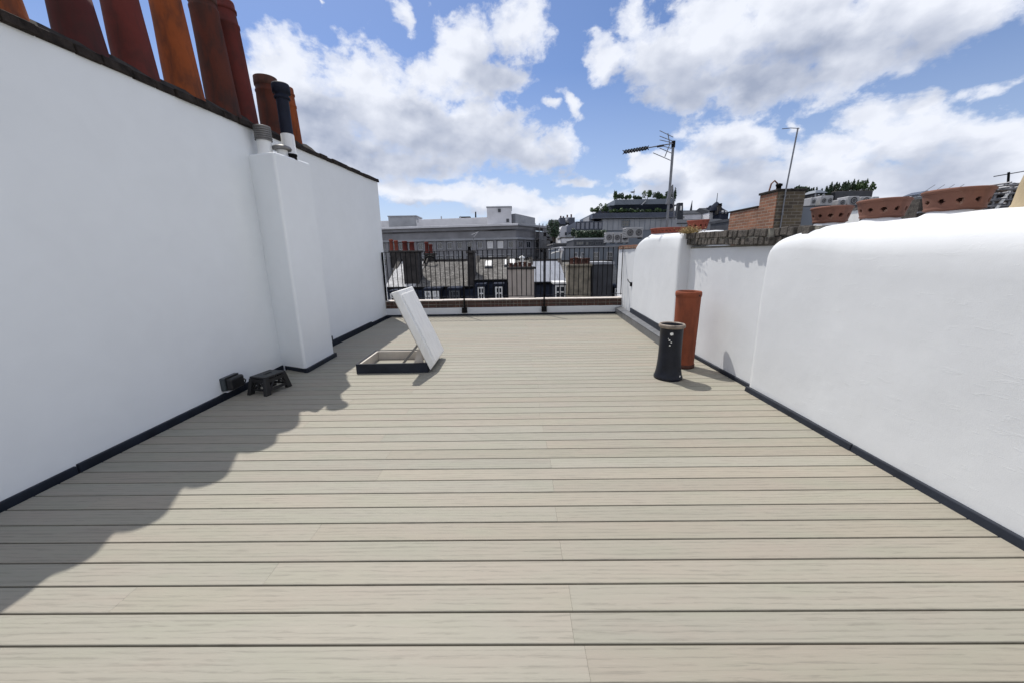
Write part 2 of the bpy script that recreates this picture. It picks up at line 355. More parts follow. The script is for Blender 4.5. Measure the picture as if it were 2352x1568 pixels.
# ------------------------------------------------------------------ left party wall, its coping and the chimney breast
XL = -3.45
def ztop(y): return 3.208+(y-2.958)*0.0415
def jag(mb, rng, x0, x1, y0, y1, step, h, over):       # a run of rough coping tiles along Y
    y = y0
    while y < y1-0.01:
        ye = min(y+step*rng.uniform(.85, 1.15), y1)
        dx = rng.uniform(-.012, .014); dz = rng.uniform(-.008, .01)
        za, zb = ztop(y)+0.001, ztop(ye)+0.001
        mb.hexa([(x0, y, za), (x1+over+dx, y, za-.012+dz*.5), (x1+over+dx, ye-.004, zb-.012+dz*.5), (x0, ye-.004, zb),
                 (x0, y, za+h*1.25+dz), (x1+over+dx-.012, y, za+h+dz), (x1+over+dx-.012, ye-.004, zb+h+dz), (x0, ye-.004, zb+h*1.25+dz)])
        y = ye
lw = Thing('party_wall', (XL-.35, 4, 0), 'tall smooth white rendered wall in shade carrying the row of chimney pots', 'wall')
mb = MB()
nY = 48; ys = [-3+13.35*i/nY for i in range(nY+1)]
prof = [(XL, y) for y in ys]
vs = []; zs = [0.0, .6, 1.2, 1.8, 2.4, 2.9]
for y in ys:
    for k in range(7):
        z = -.09+(ztop(y)+.09)*k/6
        d = 0.010*noise.noise((y*.7, z*.9, 3.1))+0.004*noise.noise((y*2.1, z*2.0, 8.0))
        vs.append((XL+(d if k not in (0,) else 0), y, z))
mb.add(vs, [(i*7+k, (i+1)*7+k, (i+1)*7+k+1, i*7+k+1) for i in range(nY) for k in range(6)], True)
mb.add([(XL, -3, -.09), (XL-.75, -3, -.09), (XL-.75, 10.35, -.09), (XL, 10.35, -.09), (XL, -3, ztop(-3)), (XL-.75, -3, ztop(-3)), (XL-.75, 10.35, ztop(10.35)), (XL, 10.35, ztop(10.35))],
       [(0, 1, 5, 4), (1, 2, 6, 5), (2, 3, 7, 6), (4, 5, 6, 7)])
lw.part('render', mb, M['render_left'])
rng = random.Random(5); mb = MB()
jag(mb, rng, XL-.78, XL, -3.05, 10.40, .23, .062, .035)
lw.part('coping', mb, M['coping_tile'], bevel=.006, seg=1)
mb = MB(); rng = random.Random(15); ys_ = [-3, -.6, 1.05, 2.62, 4.1, 5.36]
for i in range(5): mb.box(XL-.02, XL+.02+.006*(i % 2)+rng.uniform(0, .003), ys_[i]+(.012 if i else 0), ys_[i+1]+(.03 if i < 4 and i % 2 else 0), -.05, .052+rng.uniform(-.004, .006))
mb.hexa([(XL+.0, 5.337, -.05), (-2.97, 5.107, -.05), (-2.955, 5.135, -.05), (XL+.0, 5.38, -.05), (XL+.0, 5.337, .062), (-2.97, 5.107, .062), (-2.955, 5.135, .062), (XL+.0, 5.38, .062)])
mb.box(-2.985, -2.948, 5.136, 6.03, -.05, .062)
mb.box(XL-.02, -2.95, 6.0, 6.03, -.05, .06)
mb.box(XL-.02, XL+.035, 6.032, 8.95, -.05, .075); mb.box(XL-.02, XL+.022, 8.952, 10.1, -.05, .045)
mb.box(XL-.01, XL+.05, 6.82, 6.88, .074, .17)
lw.part('skirting', mb, M['bitumen'], bevel=.006)
mb = MB()
foot = [(XL-.05, 5.36), (-3.0, 5.125), (-2.98, 5.15), (-2.98, 6.0), (XL-.05, 6.0)]
mb.prism(foot, -.09, [2.955, 2.93, 2.93, 2.985, 2.985])
br = lw.part('chimney_breast', mb, M['render_left'], bevel=.025, seg=3)
# flaunching: the mortar bed that the pots stand in
mb = MB(); n = 26
for i in range(n):
    y0, y1 = 2.6+4.75*i/n, 2.6+4.75*(i+1)/n
    a, b = ztop(y0)+.062, ztop(y1)+.062
    q = .03*noise.noise((y0*3, 0, 0)); r = .03*noise.noise((y1*3, 0, 0))
    mb.hexa([(XL-.7, y0, a), (XL-.03, y0, a), (XL-.03, y1, b), (XL-.7, y1, b), (XL-.6, y0, a+.14+q), (XL-.13, y0, a+.10+q), (XL-.13, y1, b+.10+r), (XL-.6, y1, b+.14+r)])
lw.part('flaunching', mb, M['flaunching'])

# ------------------------------------------------------------------ chimney pots on the party wall
def chimney_pot(y, ztp, rb, rt, mat, label, style, tilt=0.035, x=-3.68):
    zb = ztop(y)+.09; h = ztp-zb
    t = Thing('chimney_pot', (x, y, zb), label, 'chimney pot', 'chimney pots on the party wall')
    mb = MB(); c = (x, y, zb); k = rb; L = lambda u: rb+(rt-rb)*u
    pr = [(rb*1.02, 0), (rb*1.02, .03), (L(.05), .05), (L(.30), h*.30), (L(.31), h*.31), (L(.60), h*.60), (L(.82), h*.82), (L(.88), h-.12)]
    top = L(1)
    if style == 'collar':
        rim = [(top, h-.12), (top*1.07, h-.115), (top*1.08, h-.06), (top*1.06, h-.03), (top*1.06, h), (top*.84, h), (top*.82, h-.25)]
        pr = pr[:-2]+[(L(.8), h-.21), (top*1.07, h-.2), (top*1.07, h-.18), (top, h-.17), (top, h-.12)]
    elif style == 'beaded':
        pr = pr[:-2]+[(L(.76), h-.30), (L(.76)*1.07, h-.29), (L(.76)*1.07, h-.26), (L(.78), h-.25), (top*.98, h-.12)]
        rim = [(top*.98, h-.12), (top*1.08, h-.115), (top*1.1, h-.09), (top*1.0, h-.08), (top*1.0, h-.02), (top*.97, h), (top*.85, h), (top*.82, h-.25)]
    else:
        rim = [(top, h-.12), (top*1.03, h-.11), (top*1.03, h-.05), (top*1.0, h-.04), (top*1.0, h), (top*.85, h), (top*.82, h-.25)]
    mb.lathe(pr, 36, c, .025); t.part('shaft', mb, mat)
    mb = MB().lathe(rim, 36, c, .02); mb.disc((x, y, zb+h-.24), top*.83, 36)
    t.part('rim', mb, M['terra_sooty'] if style == 'collar' else mat)
    t.o.rotation_euler = (0, -tilt, 0)
    return t
chimney_pot(3.13, 3.95, .168, .134, M['terra_warm'], 'orange clay pot at the left frame edge, nearest on the wall', 'plain')
chimney_pot(3.71, 3.98, .163, .132, M['terra_deep'], 'wide dark maroon clay pot, second from the left frame edge', 'plain')
chimney_pot(4.20, 4.34, .166, .134, M['terra_maroon'], 'dark maroon clay pot directly left of the bright orange pot', 'plain')
chimney_pot(4.77, 4.60, .172, .137, M['terra_warm'], 'bright rusty orange clay pot between the maroon and the sooty brown pot', 'plain')
chimney_pot(5.36, 4.78, .177, .14, M['terra_brown'], 'sooty brown pot with a dark collar cut by the top of the photo', 'collar')
chimney_pot(5.75, 4.9, .16, .128, M['terra_maroon'], 'tall reddish maroon pot with beaded rim against the blue sky', 'beaded')
chimney_pot(6.40, 4.28, .165, .15, M['terra_brown'], 'short brown pot with black sooty collar behind the black flue pipe', 'collar', .02)
chimney_pot(6.97, 4.37, .125, .105, M['terra_warm'], 'slim orange pot, last of the row right of the flue pipe', 'beaded', .02)

# ------------------------------------------------------------------ vents on the chimney breast
zb = 2.955
t = Thing('flue_pipe', (-3.14, 5.78, zb), 'dark blue black flue pipe with white lower end on the chimney breast', 'flue pipe')
c = (-3.14, 5.78, zb)
t.part('pipe', MB().lathe([(.078, .36), (.078, .83)], 28, c), M['pipe_dark'])
t.part('sleeve', MB().lathe([(.10, 0), (.098, .02), (.088, .03), (.084, .355), (.074, .365)], 28, c), M['white_paint'])
mb = MB().lathe([(.078, .80), (.10, .805), (.10, .83), (.086, .84), (.086, .87), (.112, .875), (.114, .97), (.105, .99), (.02, 1.0)], 28, c)
t.part('cap', mb, M['pipe_dark'])
c = (-3.285, 5.45, 2.955)
t = Thing('louvre_vent', c, 'white vent pipe with ribbed grey louvre cap on the chimney breast', 'vent')
t.part('pipe', MB().lathe([(.105, 0), (.095, .02), (.088, .03), (.088, .20)], 28, c), M['white_paint'])
pr = []
for k in range(6):
    z = .185+k*.026; pr += [(.098, z), (.104, z+.004), (.104, z+.014), (.09, z+.018), (.09, z+.025)]
pr += [(.104, .345), (.10, .362), (.02, .372)]
t.part('cap', MB().lathe(pr, 28, c), M['zinc'])
c = (-3.12, 5.56, 2.955)
t = Thing('mushroom_vent', c, 'low white vent with flat grey mushroom cap left of the flue pipe', 'vent')
t.part('pipe', MB().lathe([(.085, 0), (.075, .015), (.068, .02), (.068, .10)], 28, c), M['white_paint'])
t.part('cap', MB().lathe([(.06, .095), (.115, .10), (.122, .115), (.11, .14), (.06, .158), (.001, .163)], 28, c), M['zinc'])
c = (-3.035, 5.64, 2.945)
t = Thing('pipe_stub', c, 'stubby black pipe end at the foot of the white flue sleeve', 'vent')
t.part('socket', MB().lathe([(.058, 0), (.058, .05), (.064, .052), (.064, .075), (.05, .078), (.048, .03)], 24, c), M['black_paint'])
t.part('plug', MB().disc((c[0], c[1], c[2]+.04), .049, 24), M['bitumen'])

# ------------------------------------------------------------------ socket box and step stool by the left wall
t = Thing('outlet_box', (XL+.03, 4.28, .07), 'black weatherproof socket box low on the white wall beside the step stool', 'socket box')
t.part('housing', MB().box(XL-.01, XL+.05, 4.15, 4.40, .085, .245), M['grey_plastic'], bevel=.012)
cv = t.part('cover', MB().box(XL+.048, XL+.125, 4.168, 4.385, .09, .235), M['black_plastic'], bevel=.022, seg=3)
t.part('hinge', MB().tube([(XL+.06, 4.18, .243), (XL+.06, 4.375, .243)], .008), M['black_plastic'], parent=cv)
t.part('cable', MB().tube([(XL+.07, 4.40, .15), (XL+.075, 4.44, .15), (XL+.07, 4.47, .125), (XL+.05, 4.475, .085), (XL+.045, 4.44, .062)], .008), M['black_plastic'])
t.part('base_plate', MB().box(XL+.0, XL+.06, 4.17, 4.40, .066, .083), M['stone_pale'], bevel=.004)

def stool():
    cx, cy = -3.045, 4.405; ang = math.radians(-13)
    t = Thing('step_stool', (cx, cy, 0), 'black folding plastic step stool standing in the shade by the wall', 'step stool')
    ux = Vector((math.cos(ang), math.sin(ang), 0)); uy = Vector((-ux.y, ux.x, 0)); uz = Vector((0, 0, 1)); o = Vector((cx, cy, 0))
    P = lambda a, b, c: o+ux*a+uy*b+uz*c
    hw, hd, H = .118, .15, .225
    mb = MB().hexa([P(-hw, -hd, H-.026), P(hw, -hd, H-.026), P(hw, hd, H-.026), P(-hw, hd, H-.026), P(-hw, -hd, H), P(hw, -hd, H), P(hw, hd, H), P(-hw, hd, H)])
    seat = t.part('seat', mb, M['black_plastic'], bevel=.008)
    mb = MB()
    for i in range(9):
        for j in range(11):
            if 3 <= i <= 5 and 4 <= j <= 6: continue
            p = P(-.095+i*.0238, -.125+j*.025, H)
            mb.obox(p, ux*.006, uy*.006, uz*.0015)
    t.part('grip_dots', mb, M['grey_plastic'], parent=seat)
    t.part('handle_slot', MB().obox(P(0, 0, H+.0005), ux*.016, uy*.045, uz*.002), M['black_paint'], parent=seat)
    sp = .016
    for sx in (-1, 1):
        for sy in (-1, 1):
            tp, bt = P(sx*(hw-.018), sy*(hd-.025), H-.02), P(sx*(hw+sp-.012), sy*(hd+.012), 0)
            mb = MB(); a, b = ux*.021, uy*.030
            mb.hexa([bt-a*1.15-b*1.2, bt+a*1.15-b*1.2, bt+a*1.15+b*1.2, bt-a*1.15+b*1.2, tp-a-b, tp+a-b, tp+a+b, tp-a+b])
            t.part('leg', mb, M['black_plastic'], bevel=.005)
    for sy in (-1, 1):                                  # end panels, folded in the middle, with openings
        mb = MB(); y = sy*(hd-.002)
        for z0, z1 in ((.05, .075), (.155, .195)):
            mb.hexa([P(-hw-.005, y-.007, z0), P(hw+.005, y-.007, z0), P(hw+.005, y+.007, z0), P(-hw-.005, y+.007, z0), P(-hw, y-.007, z1), P(hw, y-.007, z1), P(hw, y+.007, z1), P(-hw, y+.007, z1)])
        for s in (-1, 1):
            mb.tube([P(s*.1, y, .06), P(s*.02, y, .17)], .010, 6)
        mb.obox(P(0, y, .12), ux*.013, uy*.008, uz*.05)
        t.part('end_panel', mb, M['black_plastic'])
    for sx in (-1, 1):
        mb = MB(); x = sx*(hw+.012)
        mb.hexa([P(x-.008, -hd, .045), P(x+.008, -hd, .045), P(x+.008, hd, .045), P(x-.008, hd, .045), P(x-.012, -hd, .075), P(x+.004, -hd, .075), P(x+.004, hd, .075), P(x-.012, hd, .075)])
        mb.obox(P(x-sx*.012, 0, .17), ux*.007, uy*(hd-.02), uz*.022)
        for s in (-1, 1): mb.tube([P(x-.004, s*.12, .07), P(x-sx*.012, s*.03, .165)], .010, 6)
        t.part('side_panel', mb, M['black_plastic'])
stool()

# ------------------------------------------------------------------ roof hatch
def hatch():
    x0, x1, y0, y1, h = -2.22, -1.205, 5.04, 5.84, .14
    t = Thing('roof_hatch', ((x0+x1)/2, (y0+y1)/2, 0), 'open roof access hatch with tilted white lid on the deck', 'roof hatch')
    th = .028; mb = MB()
    mb.box(x0, x1, y0, y0+th, -.03, h); mb.box(x0, x1, y1-th, y1, -.03, h); mb.box(x0, x0+th, y0+th, y1-th, -.03, h); mb.box(x1-th, x1, y0+th, y1-th, -.03, h)
    fr = t.part('frame', mb, M['bitumen'], bevel=.003)
    a, b, c, d = x0+th+.001, x1-th-.001, y0+th+.001, y1-th-.001; w = .03; mb = MB()
    mb.box(a, b, c, c+w, -.4, h-.010); mb.box(a, b, d-w, d, -.4, h-.010); mb.box(a, a+w, c+w, d-w, -.4, h-.010); mb.box(b-w, b, c+w, d-w, -.4, h-.010)
    t.part('liner', mb, M['cream_liner'], bevel=.003)
    t.part('floor_opening', MB().box(a+w, b-w, c+w, d-w, -.20, -.16), M['cream_liner'])
    B = Vector((-1.170, y0, .03)); T = Vector((-1.635, y0, 1.128)); u = (T-B); nrm = Vector((u.z, 0, -u.x)).normalized(); D = Vector((0, y1-y0, 0))
    tk = .10; sh = u.normalized()*.045
    inn = [B, T, T+D, B+D]; out = [B+nrm*tk+sh, T+nrm*tk-u.normalized()*.0, T+nrm*tk+D, B+nrm*tk+sh+D]
    ins = .012; uu = u.normalized(); dd = D.normalized()
    mb = MB().hexa([inn[0], inn[1], inn[2], inn[3], out[0]+uu*ins+dd*ins, out[1]-uu*ins+dd*ins, out[2]-uu*ins-dd*ins, out[3]+uu*ins-dd*ins])
    lid = t.part('lid', mb, M['plastic_lid'], bevel=.014, seg=3)
    ctr = (B+T)/2+D/2+nrm*(tk+.004)
    mb = MB().obox(ctr, uu*(u.length/2-.075), dd*(D.length/2-.075), nrm*.006)
    t.part('lid_panel', mb, M['plastic_lid'], parent=lid, bevel=.006)
    mb = MB().obox((B+T)/2+D/2-nrm*.012, uu*(u.length/2-.06), dd*(D.length/2-.06), nrm*.011)
    t.part('lid_lining', mb, M['cream_liner'], parent=lid)
    p0 = Vector((-1.62, y0+.10, .06)); p1 = B+u*.33-nrm*.02+Vector((0, .10, 0))
    mb = MB(); v = (p1-p0); w_ = v.normalized(); mb.obox((p0+p1)/2, w_*(v.length/2), Vector((0, .012, 0)), w_.cross(Vector((0, 1, 0)))*.016)
    t.part('stay', mb, M['zinc'])
    mb = MB(); q0 = Vector((-1.40, y0+.13, .10))
    mb.hexa([(-1.46, y0+.11, .0), (-1.262, y0+.11, .0), (-1.262, y0+.125, .0), (-1.46, y0+.125, .0), (-1.36, y0+.11, .31), (-1.315, y0+.11, .31), (-1.315, y0+.125, .31), (-1.36, y0+.125, .31)])
    t.part('gas_bracket', mb, M['cream_liner'])
    for yy in (y0+.18, y1-.22):
        t.part('hinge', MB().tube([(x1+.006, yy, h-.012), (x1+.006, yy+.09, h-.012)], .011), M['black_paint'])
hatch()

# ------------------------------------------------------------------ back parapet and railing
YB = 10.1
t = Thing('parapet_wall', (-.2, YB+.15, 0), 'low white parapet with red brown brick top under the black railing', 'parapet')
t.part('render', MB().box(XL-.02, 3.2, YB, YB+.32, -.3, .222), M['render_right'], bevel=.004)
mb = MB(); rng = random.Random(3); x = XL+.02
while x < 3.15:
    w = rng.choice([.105, .105, .215])*rng.uniform(.96, 1.03); xe = min(x+w, 3.17)
    for r in range(2):
        d = rng.uniform(-.006, .006); z = .224+r*.092
        mb.box(x+.004, xe-.004, YB+.012+d, YB+.30, z+.003, z+.085)
    x = xe
t.part('brick_course', mb, M['brick_back'], bevel=.004, seg=1)
t.part('mortar', MB().box(XL, 3.18, YB+.02, YB+.30, .222, .412), M['mortar'])
mb = MB(); x = XL
while x < 3.18:
    xe = min(x+rng.uniform(.3, .5), 3.18); d = rng.uniform(-.006, .006)
    mb.box(x, xe, YB+.016+d, YB+.31, .412, .432+rng.uniform(-.004, .004)); x = xe
t.part('mortar_cap', mb, M['stone_strip'], bevel=.01)
t.part('skirting', MB().box(XL-.02, 3.1, YB-.022, YB+.01, -.05, .05), M['bitumen'], bevel=.005)

rl = Thing('railing', (-.2, YB-.03, .45), 'black metal railing with thin vertical bars along the back parapet', 'railing')
yr = YB+.02
def zr(x): return 1.755+(x+.2)*.0085
xa, xb = XL+.02, 3.10
mb = MB().hexa([(xa, yr-.022, zr(xa)-.012), (xb, yr-.022, zr(xb)-.012), (xb, yr+.022, zr(xb)-.012), (xa, yr+.022, zr(xa)-.012), (xa, yr-.022, zr(xa)), (xb, yr-.022, zr(xb)), (xb, yr+.022, zr(xb)), (xa, yr+.022, zr(xa))])
rl.part('top_rail', mb, M['black_paint'], bevel=.003)
mb = MB().hexa([(xa, yr-.018, .505), (xb, yr-.018, .535), (xb, yr+.018, .535), (xa, yr+.018, .505), (xa, yr-.018, .515), (xb, yr-.018, .545), (xb, yr+.018, .545), (xa, yr+.018, .515)])
rl.part('bottom_rail', mb, M['black_paint'])
for x in (xa+.015, -1.285, .893, xb-.02):
    mid = -2 < x < 2
    mb = MB().box(x-.02, x+.02, yr-.02, yr+.02, .50 if mid else .44, zr(x)-.012)
    if mid:
        mb.box(x-.019, x+.019, YB-.046, YB-.006, .20, .56); mb.box(x-.0189, x+.0189, YB-.046, yr+.018, .5, .558)
    p = rl.part('post', mb, M['black_paint'], bevel=.003)
    if mid: rl.part('foot_bracket', MB().box(x-.07, x+.07, YB-.085, YB-.002, .085, .225), M['black_paint'], parent=p, bevel=.006)
nb = 50
for i in range(nb):
    x = xa+.05+(xb-xa-.1)*(i+.5)/nb
    if min(abs(x-q) for q in (-1.285, .893)) < .035: continue
    rl.part('baluster', MB().tube([(x, yr, .51), (x, yr, zr(x)-.008)], .011, 6), M['black_paint'])

# ------------------------------------------------------------------ right hand walls
def lump(y, z, a=.012): return a*noise.noise((y*.9, z*1.1, 1.7))+a*.45*noise.noise((y*2.6, z*2.9, 9.3))
def rendered_mass(stations, name, loc, label, mat, cat, back=.85):
    """stations: (y, face x, top z, shoulder radius); a painted masonry mass with a rounded shoulder"""
    t = Thing(name, loc, label, cat); mb = MB(); K = 0; rows = []
    for y, xf, zt, r in stations:
        pts = [(xf, -.09)]
        for k in range(1, 13): pts.append((xf, -.09+(zt-r+.09)*k/12.0))
        for k in range(1, 8):
            a = PI/2*k/7; pts.append((xf+r-r*math.cos(a), zt-r+r*math.sin(a)))
        for k in range(1, 6):
            pts.append((xf+r+(back-r)*k/5, zt+.02*k/5*(1 if zt > 1.6 else 0)))
        pts.append((xf+back, -.09)); K = len(pts); row = []
        for i, (x, z) in enumerate(pts):
            d = lump(y, z) if 0 < i < 13 else 0
            dz = lump(y*1.5+4, x*2, .016) if i >= 17 and i < K-1 else 0
            row.append((x+d, y, z+dz))
        rows.append(row)
    vs = [p for r in rows for p in r]
    mb.add(vs, [(j*K+i, j*K+i+1, (j+1)*K+i+1, (j+1)*K+i) for j in range(len(rows)-1) for i in range(K-1)], True)
    mb.add(rows[0], [tuple(range(K))]); mb.add(rows[-1], [tuple(range(K))[::-1]])
    t.part('render', mb, mat); return t
st = []
y = -3.0
while y < 3.2: st.append((y, 2.79, 1.832+.012*noise.noise((y*1.3, 5, 0)), .27)); y += .15
for u in range(0, 15):
    a = PI/2*u/14; yy = 3.25+.90*math.sin(a)
    st.append((yy, 2.79+.02*(1-math.cos(a))+.006, 1.50+.345*math.cos(a)**.5 if u < 14 else 1.50, .27-.20*(u/14)))
st.append((4.165, 2.815, 1.2, .08)); st.append((4.17, 2.90, .9, .03))
ns = rendered_mass(st, 'rendered_chimney_stack', (3.2, 1, 0), 'long white painted stack with rounded shoulder carrying the bowl shaped pots', M['render_right'], 'chimney stack')
mb = MB(); rng = random.Random(2)
ys_ = [-3, -.4, 1.2, 2.75, 4.15]
for i in range(4):
    a_, b_ = 2.762-.006*(i % 2), .060+rng.uniform(-.004, .006)
    mb.hexa([(a_-.012, ys_[i]+.002, -.05), (2.80, ys_[i]+.002, -.05), (2.80, ys_[i+1], -.05), (a_-.012, ys_[i+1], -.05), (a_+.006, ys_[i]+.002, b_), (2.80, ys_[i]+.002, b_), (2.80, ys_[i+1], b_), (a_+.006, ys_[i+1], b_)])
ns.part('skirting', mb, M['bitumen'], bevel=.008)

t = Thing('parapet_wall', (2.9, 5.1, 0), 'short white wall with dark brick coping between the two white stacks', 'parapet')
XR = 2.87; vs = []; ny, nz = 26, 14
for i in range(ny+1):
    y = 4.05+2.1*i/ny
    for k in range(nz+1):
        z = -.09+(1.66+.09)*k/nz; vs.append((XR+lump(y+7, z, .008)*(0 if k == 0 else 1), y, z))
mb = MB().add(vs, [(i*(nz+1)+k, (i+1)*(nz+1)+k, (i+1)*(nz+1)+k+1, i*(nz+1)+k+1) for i in range(ny) for k in range(nz)], True)
mb.add([(XR, 4.05, 1.66), (XR, 6.15, 1.66), (XR+.3, 6.15, 1.66), (XR+.3, 4.05, 1.66), (XR+.3, 4.05, -.09), (XR+.3, 6.15, -.09)], [(0, 1, 2, 3), (3, 2, 5, 4)])
t.part('render', mb, M['render_right'])
t.part('skirting', MB().box(XR-.03, XR+.01, 4.17, 6.1, -.05, .05), M['bitumen'], bevel=.006)
mb = MB(); rng = random.Random(9)
for r, (za, hgt, ovr) in enumerate(((1.672, .082, .072), (1.762, .085, .080))):
    y = 3.62+(.05 if r else 0)
    while y < 6.08:
        w = (.105 if r else .088)*rng.uniform(.9, 1.12); ye = min(y+w, 6.085); zz = za+(y-4.1)*.026+rng.uniform(-.005, .005)
        x0 = XR-(ovr if y > 4.11 else 0)+rng.uniform(-.016, .016); t_ = rng.uniform(-.006, .006)
        mb.hexa([(x0, y+.006, zz), (XR+.3, y+.006, zz), (XR+.3, ye-.006, zz), (x0+t_, ye-.006, zz), (x0+.004, y+.006, zz+hgt), (XR+.3, y+.006, zz+hgt), (XR+.3, ye-.006, zz+hgt), (x0+t_+.004, ye-.006, zz+hgt)]); y = ye
cp = t.part('brick_coping', mb, M['brick_dark'], bevel=.009, seg=2)
zc_ = lambda y: 1.672+(y-4.1)*.026
mb = MB().hexa([(XR-.056, 4.17, zc_(4.12)+.012), (XR+.28, 4.12, zc_(4.12)+.012), (XR+.28, 6.085, zc_(6.085)+.012), (XR-.056, 6.085, zc_(6.085)+.012), (XR-.056, 4.17, zc_(4.12)+.166), (XR+.28, 4.12, zc_(4.12)+.166), (XR+.28, 6.085, zc_(6.085)+.166), (XR-.056, 6.085, zc_(6.085)+.166)])
mb.box(XR+.004, XR+.27, 3.62, 6.08, 1.64, 1.684).box(XR+.035, XR+.27, 3.62, 4.118, 1.67, 1.825)
t.part('coping_mortar', mb, M['mortar'], parent=cp)

# the farther stack, its face running slightly outwards
st = []; fx = lambda y: 2.72+(y-6.08)*.076
st.append((6.075, 2.86, 1.6, .02)); st.append((6.078, 2.74, 1.86, .05)); st.append((6.09, fx(6.09), 1.905, .09))
for i in range(12):
    y = 6.2+1.7*i/11; st.append((y, fx(y), 1.93+.03*i/11, .11))
for u in range(1, 11):
    a = PI/2*u/10; y = 7.9+1.15*math.sin(a); st.append((y, fx(y), 1.60+.36*math.cos(a)**.8, .11))
st.append((9.06, fx(9.05)+.05, 1.2, .05))
fs = rendered_mass(st, 'rendered_chimney_stack', (3.1, 7.5, 0), 'white painted stack with rounded top behind the clay pots, nearest the railing', M['render_right'], 'chimney stack', .7)
sk = lambda y, d: (fx(y)-d)
mb = MB().hexa([(fx(6.1)-.03, 6.08, .16), (fx(6.1)+.02, 6.08, .16), (fx(9)+.02, 9.05, .16), (fx(9)-.03, 9.05, .16), (fx(6.1)-.024, 6.08, .30), (fx(6.1)+.02, 6.08, .30), (fx(9)+.02, 9.05, .30), (fx(9)-.024, 9.05, .30)])
fs.part('skirting', mb, M['bitumen'], bevel=.006)
t = Thing('kerb_upstand', (2.75, 7.9, 0), 'low grey lead covered kerb along the foot of the farther white stack', 'kerb')
kx = lambda y: 2.60+(y-6.1)*.062
ya, yb = 5.95, 10.08
mb = MB().hexa([(kx(ya), ya, -.05), (kx(ya)+.5, ya, -.05), (kx(yb)+.5, yb, -.05), (kx(yb), yb, -.05), (kx(ya), ya, .155), (kx(ya)+.5, ya, .155), (kx(yb)+.5, yb, .155), (kx(yb), yb, .155)])
t.part('curb', mb, M['lead'], bevel=.012)
mb = MB().hexa([(kx(ya)-.008, ya-.008, .150), (kx(ya)+.16, ya-.008, .158), (kx(yb)+.16, yb, .158), (kx(yb)-.008, yb, .150), (kx(ya)-.008, ya-.008, .163), (kx(ya)+.16, ya-.008, .20), (kx(yb)+.16, yb, .20), (kx(yb)-.008, yb, .163)])
t.part('flashing', mb, M['lead'], bevel=.004)
t = Thing('parapet_wall', (3.15, 9.6, 0), 'narrow white wall end with brick top beside the railing, past the farther stack', 'parapet')
mb = MB().box(3.02, 3.5, 9.0, 10.62, -.09, 1.72); t.part('render', mb, M['render_right'], bevel=.01)
mb = MB(); y = 9.0; rng = random.Random(4)
while y < 10.6:
    mb.box(2.985+rng.uniform(-.01, .01), 3.5, y+.005, y+.1, 1.722, 1.80+rng.uniform(-.01, .01)); y += .108
t.part('brick_coping', mb, M['brick_red'], bevel=.008)
t = Thing('wall_latch', (3.0, 9.25, .8), 'small black latch hook on the white wall by the railing', 'latch')
mb = MB().box(2.985, 3.025, 9.30, 9.38, .80, .90); t.part('plate', mb, M['black_paint'], bevel=.004)
t.part('hook', MB().tube([(2.98, 9.34, .88), (2.93, 9.32, .93), (2.90, 9.30, .98)], .01, 6), M['black_paint'])

def moss(c, r, n, label):
    mb = MB(); rng = random.Random(8)
    for i in range(n):
        p = Vector((rng.gauss(0, 1)*r[0], rng.gauss(0, 1)*r[1], abs(rng.gauss(0, 1))*r[2]))+Vector(c)
        a = Vector((rng.uniform(-1, 1), rng.uniform(-1, 1), rng.uniform(.2, 1))).normalized(); b = a.cross(Vector((rng.uniform(-1, 1), rng.uniform(-1, 1), rng.uniform(-1, 1)))).normalized()
        s = rng.uniform(.008, .028); mb.add([p-b*s*.3, p+b*s*.3, p+a*s*1.3], [(0, 1, 2)])
    o = mb.build('moss', M['moss'], origin=c); tag(o, label, 'moss')
moss((2.80, 6.0, 1.89), (.055, .09, .042), 1500, 'dry brown moss tuft on the brick coping beside the farther stack')

